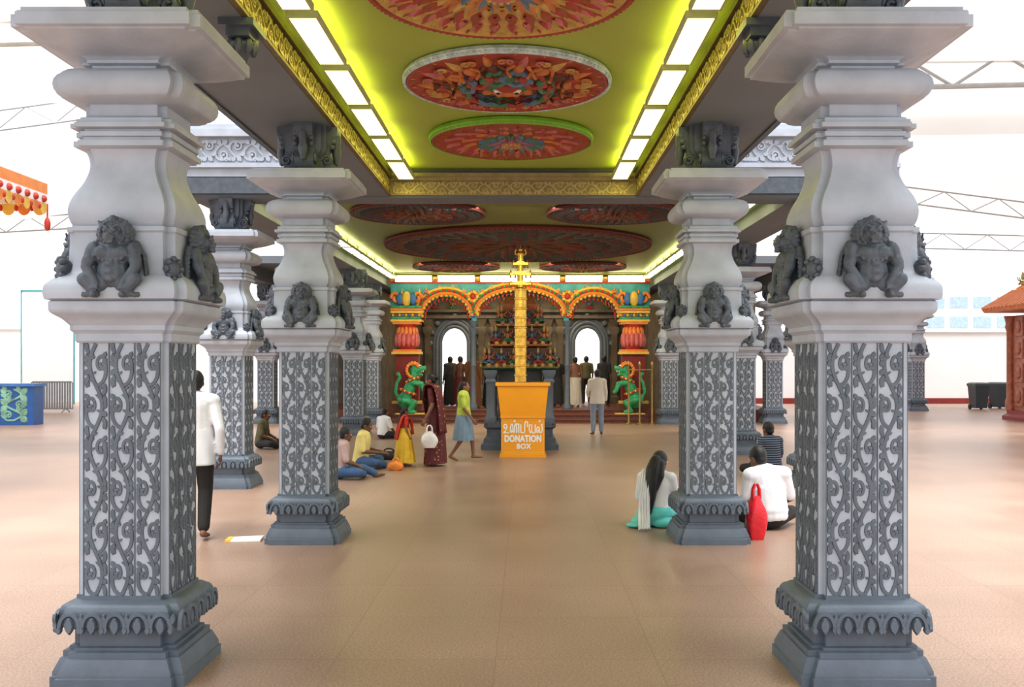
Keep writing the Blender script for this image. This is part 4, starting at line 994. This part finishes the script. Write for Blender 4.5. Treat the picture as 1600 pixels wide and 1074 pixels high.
person('person in black shirt standing on the platform just right of the flagstaff', (1.2, 31.2), 2.8, 1.62, stand(), 'skin2',
       [('shirt', 'shirt', 'dark', dict(sleeve=.9, g=.02)), ('waist_cloth', 'skirt', 'blackcloth', dict(z0=1.02, z1=.1, r0=.17, r1=.22))], z=.37)
person('person in olive shirt and black trousers standing inside the right bright doorway', (2.25, 33.0), .2, 1.66, stand(), 'skin2',
       [('shirt', 'shirt', 'olive', dict(sleeve=.9, g=.02)), ('trousers', 'trousers', 'dark', {})], z=.37)
person('person in long brown robe standing on the platform left of flagstaff', (-1.5, 30.45), -.2, 1.7, stand(), 'skin2',
       [('robe', 'shirt', 'brownrobe', dict(sleeve=1.8, g=.035)), ('robe_skirt', 'skirt', 'brownrobe', dict(z0=1.1, z1=.06, r0=.19, r1=.27))], z=.37)
person('person in brown robe and black waist cloth standing left of small tower shrine', (-.98, 30.8), .4, 1.66, stand(), 'skin2',
       [('robe', 'shirt', 'brownrobe', dict(sleeve=1.2, g=.03)), ('waist_cloth', 'skirt', 'dark', dict(z0=1.05, z1=.06, r0=.18, r1=.25))], z=.37)
person('person in charcoal robe standing on the platform before the left bright doorway', (-2.35, 32.0), .6, 1.64, stand(), 'skin2',
       [('robe', 'shirt', 'blackcloth', dict(sleeve=1.8, g=.03)), ('robe_skirt', 'skirt', 'dark', dict(z0=1.1, z1=.06, r0=.18, r1=.25))], z=.37)
person('bare chested person in maroon waist cloth beside the long brown robe left of flagstaff', (-1.95, 31.1), -.5, 1.64, stand(), 'skin2',
       [('waist_cloth', 'skirt', 'maroon', dict(z0=1.03, z1=.1, r0=.17, r1=.24))], z=.37)

# ------------------------------------------------------------------ small things on the floor
def bag(name, label, loc, w_, d_, h_, m, hz, rz=0):
    t = thing(name, label, 'bag', loc, rz); bm = nb(); n = 28; rings = []
    for i in range(13):
        q = i/12; k = (.78+.5*math.sin(PI*min(1, q*.95+.08)))*(1 if q < .75 else 1-(q-.75)*1.3)
        rings.append([V(w_/2*k*math.copysign(abs(math.cos(a))**.6, math.cos(a))*(1+.05*math.sin(5*a+q*7)), d_/2*k*math.copysign(abs(math.sin(a))**.6, math.sin(a))*(1+.07*math.sin(4*a-q*5)), h_*q+.012*math.sin(3*a)*q) for a in [2*PI*j/n for j in range(n)]])
    loft(bm, rings); build(bm, 'bag_body', m, t, smooth=60)
    for y in (-d_*.2, d_*.2):
        bm = nb(); tube(bm, [(-w_*.22, y, h_*.95), (-w_*.2, y*.7, h_+hz*.6), (-w_*.08, y*.4, h_+hz), (w_*.08, y*.4, h_+hz), (w_*.2, y*.7, h_+hz*.6), (w_*.22, y, h_*.95)], .012, 7); build(bm, 'handle', m, t)
    return t
bag('shopping_bag', 'bright red plastic bag standing on floor between second right pillar and white shirted person', (2.485, 9.62, 0), .16, .14, .43, 'bagred', .12, .1)
bag('carrier_bag', 'white plastic bag hanging from the hand of the sari wearer', (-1.46, 16.28, .34), .22, .12, .27, 'bagwhite', .11, .3)
bag('cloth_bag', 'black cloth bag lying on the floor by the yellow shirted person', (-2.35, 17.7, 0), .4, .26, .15, 'blackcloth', .05)
bag('fruit_bag', 'small orange bag on the floor before the yellow shirted person', (-1.98, 15.9, 0), .2, .16, .15, 'orange', .05)
t = thing('leaflet', 'white folded leaflet with a yellow end lying beside the second left pillar', 'leaflet', (-2.62, 9.55, 0), .1)
bm = nb(); loft(bm, [[V(-.17, -.1, .002), V(.17, -.1, .002), V(.17, .1, .002), V(-.17, .1, .002)], [V(-.17, -.1, .016), V(.17, -.1, .022), V(.17, .1, .03), V(-.17, .1, .02)]]); build(bm, 'sheet', 'white', t)
bm = nb(); box2(bm, (-.172, -.102, .001), (-.12, .102, .024)); build(bm, 'cover_edge', 'yellow', t)

# ------------------------------------------------------------------ yard, left side
t = thing('festival_canopy', 'orange gold festival canopy with scalloped white and red fringe at left edge', 'canopy', (0, 0, 0))
bm = nb(); box2(bm, (-9.8, 9.6, 4.3), (-7.02, 14.4, 4.36)); build(bm, 'roof_panel', 'yellow', t)
for horiz in (0, 1):
    bm = nb(); n = 20 if not horiz else 12
    for k in range(n):
        def P(u, z):
            return (V(-7, 9.6+4.8*u, z) if not horiz else V(-9.8+2.8*u, 14.4, z))
        u0, u1 = k/n, (k+1)/n; um = (u0+u1)/2
        for z0, z1, mi in ((4.3, 4.46, 0), (4.16, 4.3, 1)):
            f = bm.faces.new([bm.verts.new(P(a, b)) for a, b in ((u0, z0), (u1, z0), (u1, z1), (u0, z1))]); f.material_index = mi
        f = bm.faces.new([bm.verts.new(P(u0+(u1-u0)*(.5-.5*math.cos(a)), 4.16-.17*math.sin(a))) for a in [PI*j/10 for j in range(11)]]); f.material_index = 2 if k % 2 else 4
        ell(bm, P(um, 4.22), .055, 3, u=8, v=6); ell(bm, P(u0, 4.10), (.03, .03, .05), 3, u=6, v=5)
    o = build(bm, 'valance', ['orange', 'white', 'yellow', 'red', 'orange'], t, smooth=0, recalc=False)
bm = nb(); lathe(bm, [(.02, 0), (.04, .03), (.045, .12), (.03, .17), (.012, .2), (.012, .4)], 10, (-7, 14.4, 3.76)); build(bm, 'tassel', 'red', t)
for y in (9.8, 14.2):
    bm = nb(); lathe(bm, [(.08, 0), (.08, .05), (.04, .08), (.04, 4.3)], 12, (-9.6, y, 0)); build(bm, 'post', 'metal', t)
t = thing('stage_parapet', 'low royal blue parapet with curling gold ornament at left edge', 'parapet', (-15.7, 28, 0))
bm = nb(); box2(bm, (-2, -.3, 0), (1.65, .3, 1.12)); build(bm, 'panel', 'bluepanel', t)
bm = nb(); box2(bm, (-2.06, -.36, 1.12), (1.71, .36, 1.2)); build(bm, 'ledge', 'blue', t)
bm = nb(); vine(bm, T(1.1, -.3, .14), .8, .9, .6, .02, .03); build(bm, 'gold_ornament', 'turqpaint', t)
t = thing('crowd_barrier', 'grey steel crowd barrier standing right of the blue parapet', 'barrier', (-17.1, 35, 0))
bm = nb(); tube(bm, [(-.75, 0, .15), (-.75, 0, 1.08), (-.7, 0, 1.12), (.7, 0, 1.12), (.75, 0, 1.08), (.75, 0, .15), (-.75, 0, .15)], .03, 8); build(bm, 'frame', 'metal', t)
for k in range(15):
    bm = nb(); tube(bm, [(-.66+.094*k, 0, .15), (-.66+.094*k, 0, 1.12)], .034, 6); build(bm, 'bar', 'metal', t)
for x in (-.5, .5):
    bm = nb(); tube(bm, [(x, -.3, .02), (x, -.02, .15), (x, .02, .15), (x, .3, .02)], .02, 8); build(bm, 'foot', 'metal', t)
t = thing('backdrop_board', 'tall white backdrop board in thin teal frame far beyond the blue parapet', 'board', (-21.0, 42.5, 0))
bm = nb(); box2(bm, (-1.15, 0, .1), (1.15, .04, 5.0)); build(bm, 'board', 'wallwhite', t)
for a, b in (((-1.18, -.03, 0), (-1.15, .06, 5.05)), ((1.15, -.03, 0), (1.18, .06, 5.05)), ((-1.18, -.03, 5.0), (1.18, .06, 5.05))):
    bm = nb(); box2(bm, a, b); build(bm, 'frame_rail', 'teal', t)
bm = nb(); box2(bm, (-40, 45, 0), (-8.6, 45.3, 3.4)); box2(bm, (-40, 44.9, 3.4), (-8.6, 45.4, 3.5)); struct(build(bm, 'wall_left', 'wallwhite'))
# yard, right side
bm = nb(); box2(bm, (8.6, 43, .25), (40, 43.3, 3.2)); box2(bm, (8.6, 42.9, 3.2), (40, 43.4, 3.3)); o = struct(build(bm, 'wall_right', 'wallwhite'))
bm = nb(); box2(bm, (8.6, 42.94, 0), (40, 43.36, .25)); struct(build(bm, 'baseboard_right', 'crimson'))
t = thing('distant_building', 'pale distant block with bands of windows beyond the white yard wall', 'building', (42, 82, 0))
bm = nb(); box2(bm, (-12, 0, 0), (12, 8, 9)); build(bm, 'wall', 'farwall', t)
for z in (4.9, 6.6):
    for k in range(12):
        bm = nb(); box2(bm, (-11.6+2*k, -.06, z), (-10.1+2*k, .02, z+.95)); build(bm, 'window', 'farglass', t)
bm = nb(); box2(bm, (-12, -.05, 4.3), (12, .02, 4.6)); build(bm, 'band', 'palepink', t)
t = thing('wooden_shrine', 'small carved red brown wooden shrine with terracotta roof at right edge', 'shrine', (17.0, 29.2, 0))
bm = nb(); sqloft(bm, [(1.6, 0), (1.6, .12), (1.5, .2), (1.5, .3)], .1); build(bm, 'plinth', 'crimson', t)
bm = nb(); box2(bm, (-1.35, -1.35, .3), (1.35, 1.35, 3.3)); build(bm, 'walls', 'wood', t)
for k in range(4):
    R = rotz(k*PI/2)
    for u in (-.9, -.3, .3, .9):
        for z in (.75, 1.5, 2.25, 2.95):
            bm = nb(); box(bm, (u, -1.36, z), (.48, .04, .6), M4=R); ell(bm, (u, -1.39, z), (.14, .04, .2), M4=R); build(bm, 'carved_panel', 'wood', t)
for x in (-1.4, 1.4):
    for y in (-1.4, 1.4):
        bm = nb(); lathe(bm, [(.14, .3), (.14, .6), (.1, .7), (.1, 2.8), (.15, 2.95), (.12, 3.05), (.18, 3.3)], 10, (x, y, 0)); build(bm, 'post', 'wood', t)
bm = nb(); loft(bm, [[V(x*a, y*a, z) for x, y in ((-1, -1), (1, -1), (1, 1), (-1, 1))] for a, z in ((1.95, 3.42), (2.0, 3.5), (1.3, 4.05), (1.25, 4.12))])
for k in range(4):
    for j in range(18):
        u = -1+2*j/17; tube(bm, [(u*1.98, -2.0, 3.53), (u*1.32, -1.3, 4.08)], .07, 6, M4=rotz(k*PI/2))
build(bm, 'roof', 'tile', t)
for k in range(4):
    for j in range(5):
        bm = nb(); figurine(bm, rotz(k*PI/2) @ T(-1.1+.55*j, -1.15, 4.08), .75, 0, 1, 2); build(bm, 'figure', ['goldpaint', 'orange', 'goldpaint'], t)
b0 = thing('wheelie_bin', 'dark plastic wheelie bin by the white wall, left of the pair', 'bin', (17.85, 37.5, 0), group='wheelie bins')
bm = nb(); loft(bm, [rect(.22, .26, .06), rect(.27, .34, .9), rect(.29, .36, .9), rect(.29, .36, .95)]); build(bm, 'bin_body', 'bin', b0)
bm = nb(); loft(bm, [rect(.30, .37, .95), rect(.30, .37, 1.0), rect(.22, .28, 1.05)]); tube(bm, [(-.22, .40, .92), (.22, .40, .92)], .025, 8); build(bm, 'lid', 'bin', b0)
for x in (-.22, .22):
    bm = nb(); lathe(bm, [(.1, -.03), (.1, .03)], 16, M4=T(x, .25, .1) @ Matrix.Rotation(PI/2, 4, 'Y')); build(bm, 'wheel', 'black', b0)
dup(b0, (19.05, 38.3, 0), .2, 'dark plastic wheelie bin by the white wall, right of the pair')

# tents and trusses
def sheet(label, pts, nx=10, sag=.15):
    bm = nb(); a, b, c, d = [Vector(p) for p in pts]; g = []
    for i in range(nx+1):
        row = []
        for j in range(nx+1):
            u, v = i/nx, j/nx; p = a*(1-u)*(1-v)+b*u*(1-v)+c*u*v+d*(1-u)*v
            p.z -= sag*math.sin(PI*u)*math.sin(PI*v); row.append(bm.verts.new(p))
        g.append(row)
    for i in range(nx):
        for j in range(nx): bm.faces.new((g[i][j], g[i+1][j], g[i+1][j+1], g[i][j+1]))
    return tag(build(bm, 'tent_canopy', 'tent', smooth=60), label, 'tent canopy', 'white tent canopies')
def truss(label, a, b, h=.5, n=8, r=.035):
    a = Vector(a); b = Vector(b); t = thing('roof_truss', label, 'truss', a, group='tent roof trusses'); d = b-a; u = V(0, 0, h)
    for nm, o in (('bottom_chord', V(0, 0, 0)), ('top_chord', u)):
        bm = nb(); tube(bm, [o, d+o], r, 6); build(bm, nm, 'truss', t)
    for k in range(n):
        bm = nb()
        p = d*(k/n); q = d*((k+1)/n); m = (p+q)/2
        tube(bm, [p, m+u, q], r*.65, 5); build(bm, 'web', 'truss', t)
sheet('flat white tent canopy at the top right corner of the picture', [(6.5, 13, 7.6), (24, 13, 8.2), (24, 22, 8.2), (6.5, 22, 7.6)])
sheet('hanging white valance at the far edge of the top right canopy', [(6.5, 22.1, 7.0), (24, 22.1, 7.2), (24, 22.1, 8.2), (6.5, 22.1, 7.6)], sag=0)
sheet('sloping cream tent canopy farther back on the right', [(9, 25, 8.2), (30, 25, 5.2), (30, 40, 5.6), (9, 40, 8.4)])
truss('grey truss crossing under the top right canopy', (6.5, 18.6, 7.1), (24, 18.6, 7.5), .6, 9, .05)
truss('thin grey truss across the sloping right canopy', (9, 30, 7.2), (26, 30, 5.0), .5, 10, .024)
truss('low far truss above the white wall on the right', (14, 38, 6.4), (30, 38, 6.0), .6, 9, .028)
sheet('white tent canopy at the top left corner of the picture', [(-24, 15, 8.2), (-6.5, 15, 7.6), (-6.5, 22, 7.6), (-24, 22, 8.2)])
sheet('sloping cream tent canopy farther back on the left', [(-30, 25, 5.2), (-9, 25, 8.0), (-9, 40, 8.2), (-30, 40, 5.6)])
truss('grey truss slanting under the top left canopy', (-20, 16.5, 7.0), (-6.6, 16.5, 7.3), .5, 9)
truss('thin grey truss behind the top left canopy', (-22, 24, 6.4), (-8.6, 24, 8.2), .5, 9, .026)
truss('low far truss above the festival canopy on the left', (-26, 34, 6.0), (-12, 34, 6.8), .5, 9, .026)

# ------------------------------------------------------------------ unseen fill lights added to brighten the hall and sanctum
def area(loc, sx, sy, e, col, rot=(0, 0, 0)):
    l = bpy.data.lights.new('Area', 'AREA'); l.shape = 'RECTANGLE'; l.size = sx; l.size_y = sy; l.energy = e; l.color = col
    o = bpy.data.objects.new('hall_lamp_and_fill', l); C.objects.link(o); o.location = loc; o.rotation_euler = rot
area((0, 32, 4.4), 6, 1.5, 200, (1, .80, .52))
area((0, 25.5, 4.3), 6, 2, 330, (1, .9, .70), (math.radians(30), 0, 0))
area((0, 16.0, 4.3), 3, 1.5, 120, (1, .93, .8), (math.radians(15), 0, 0))
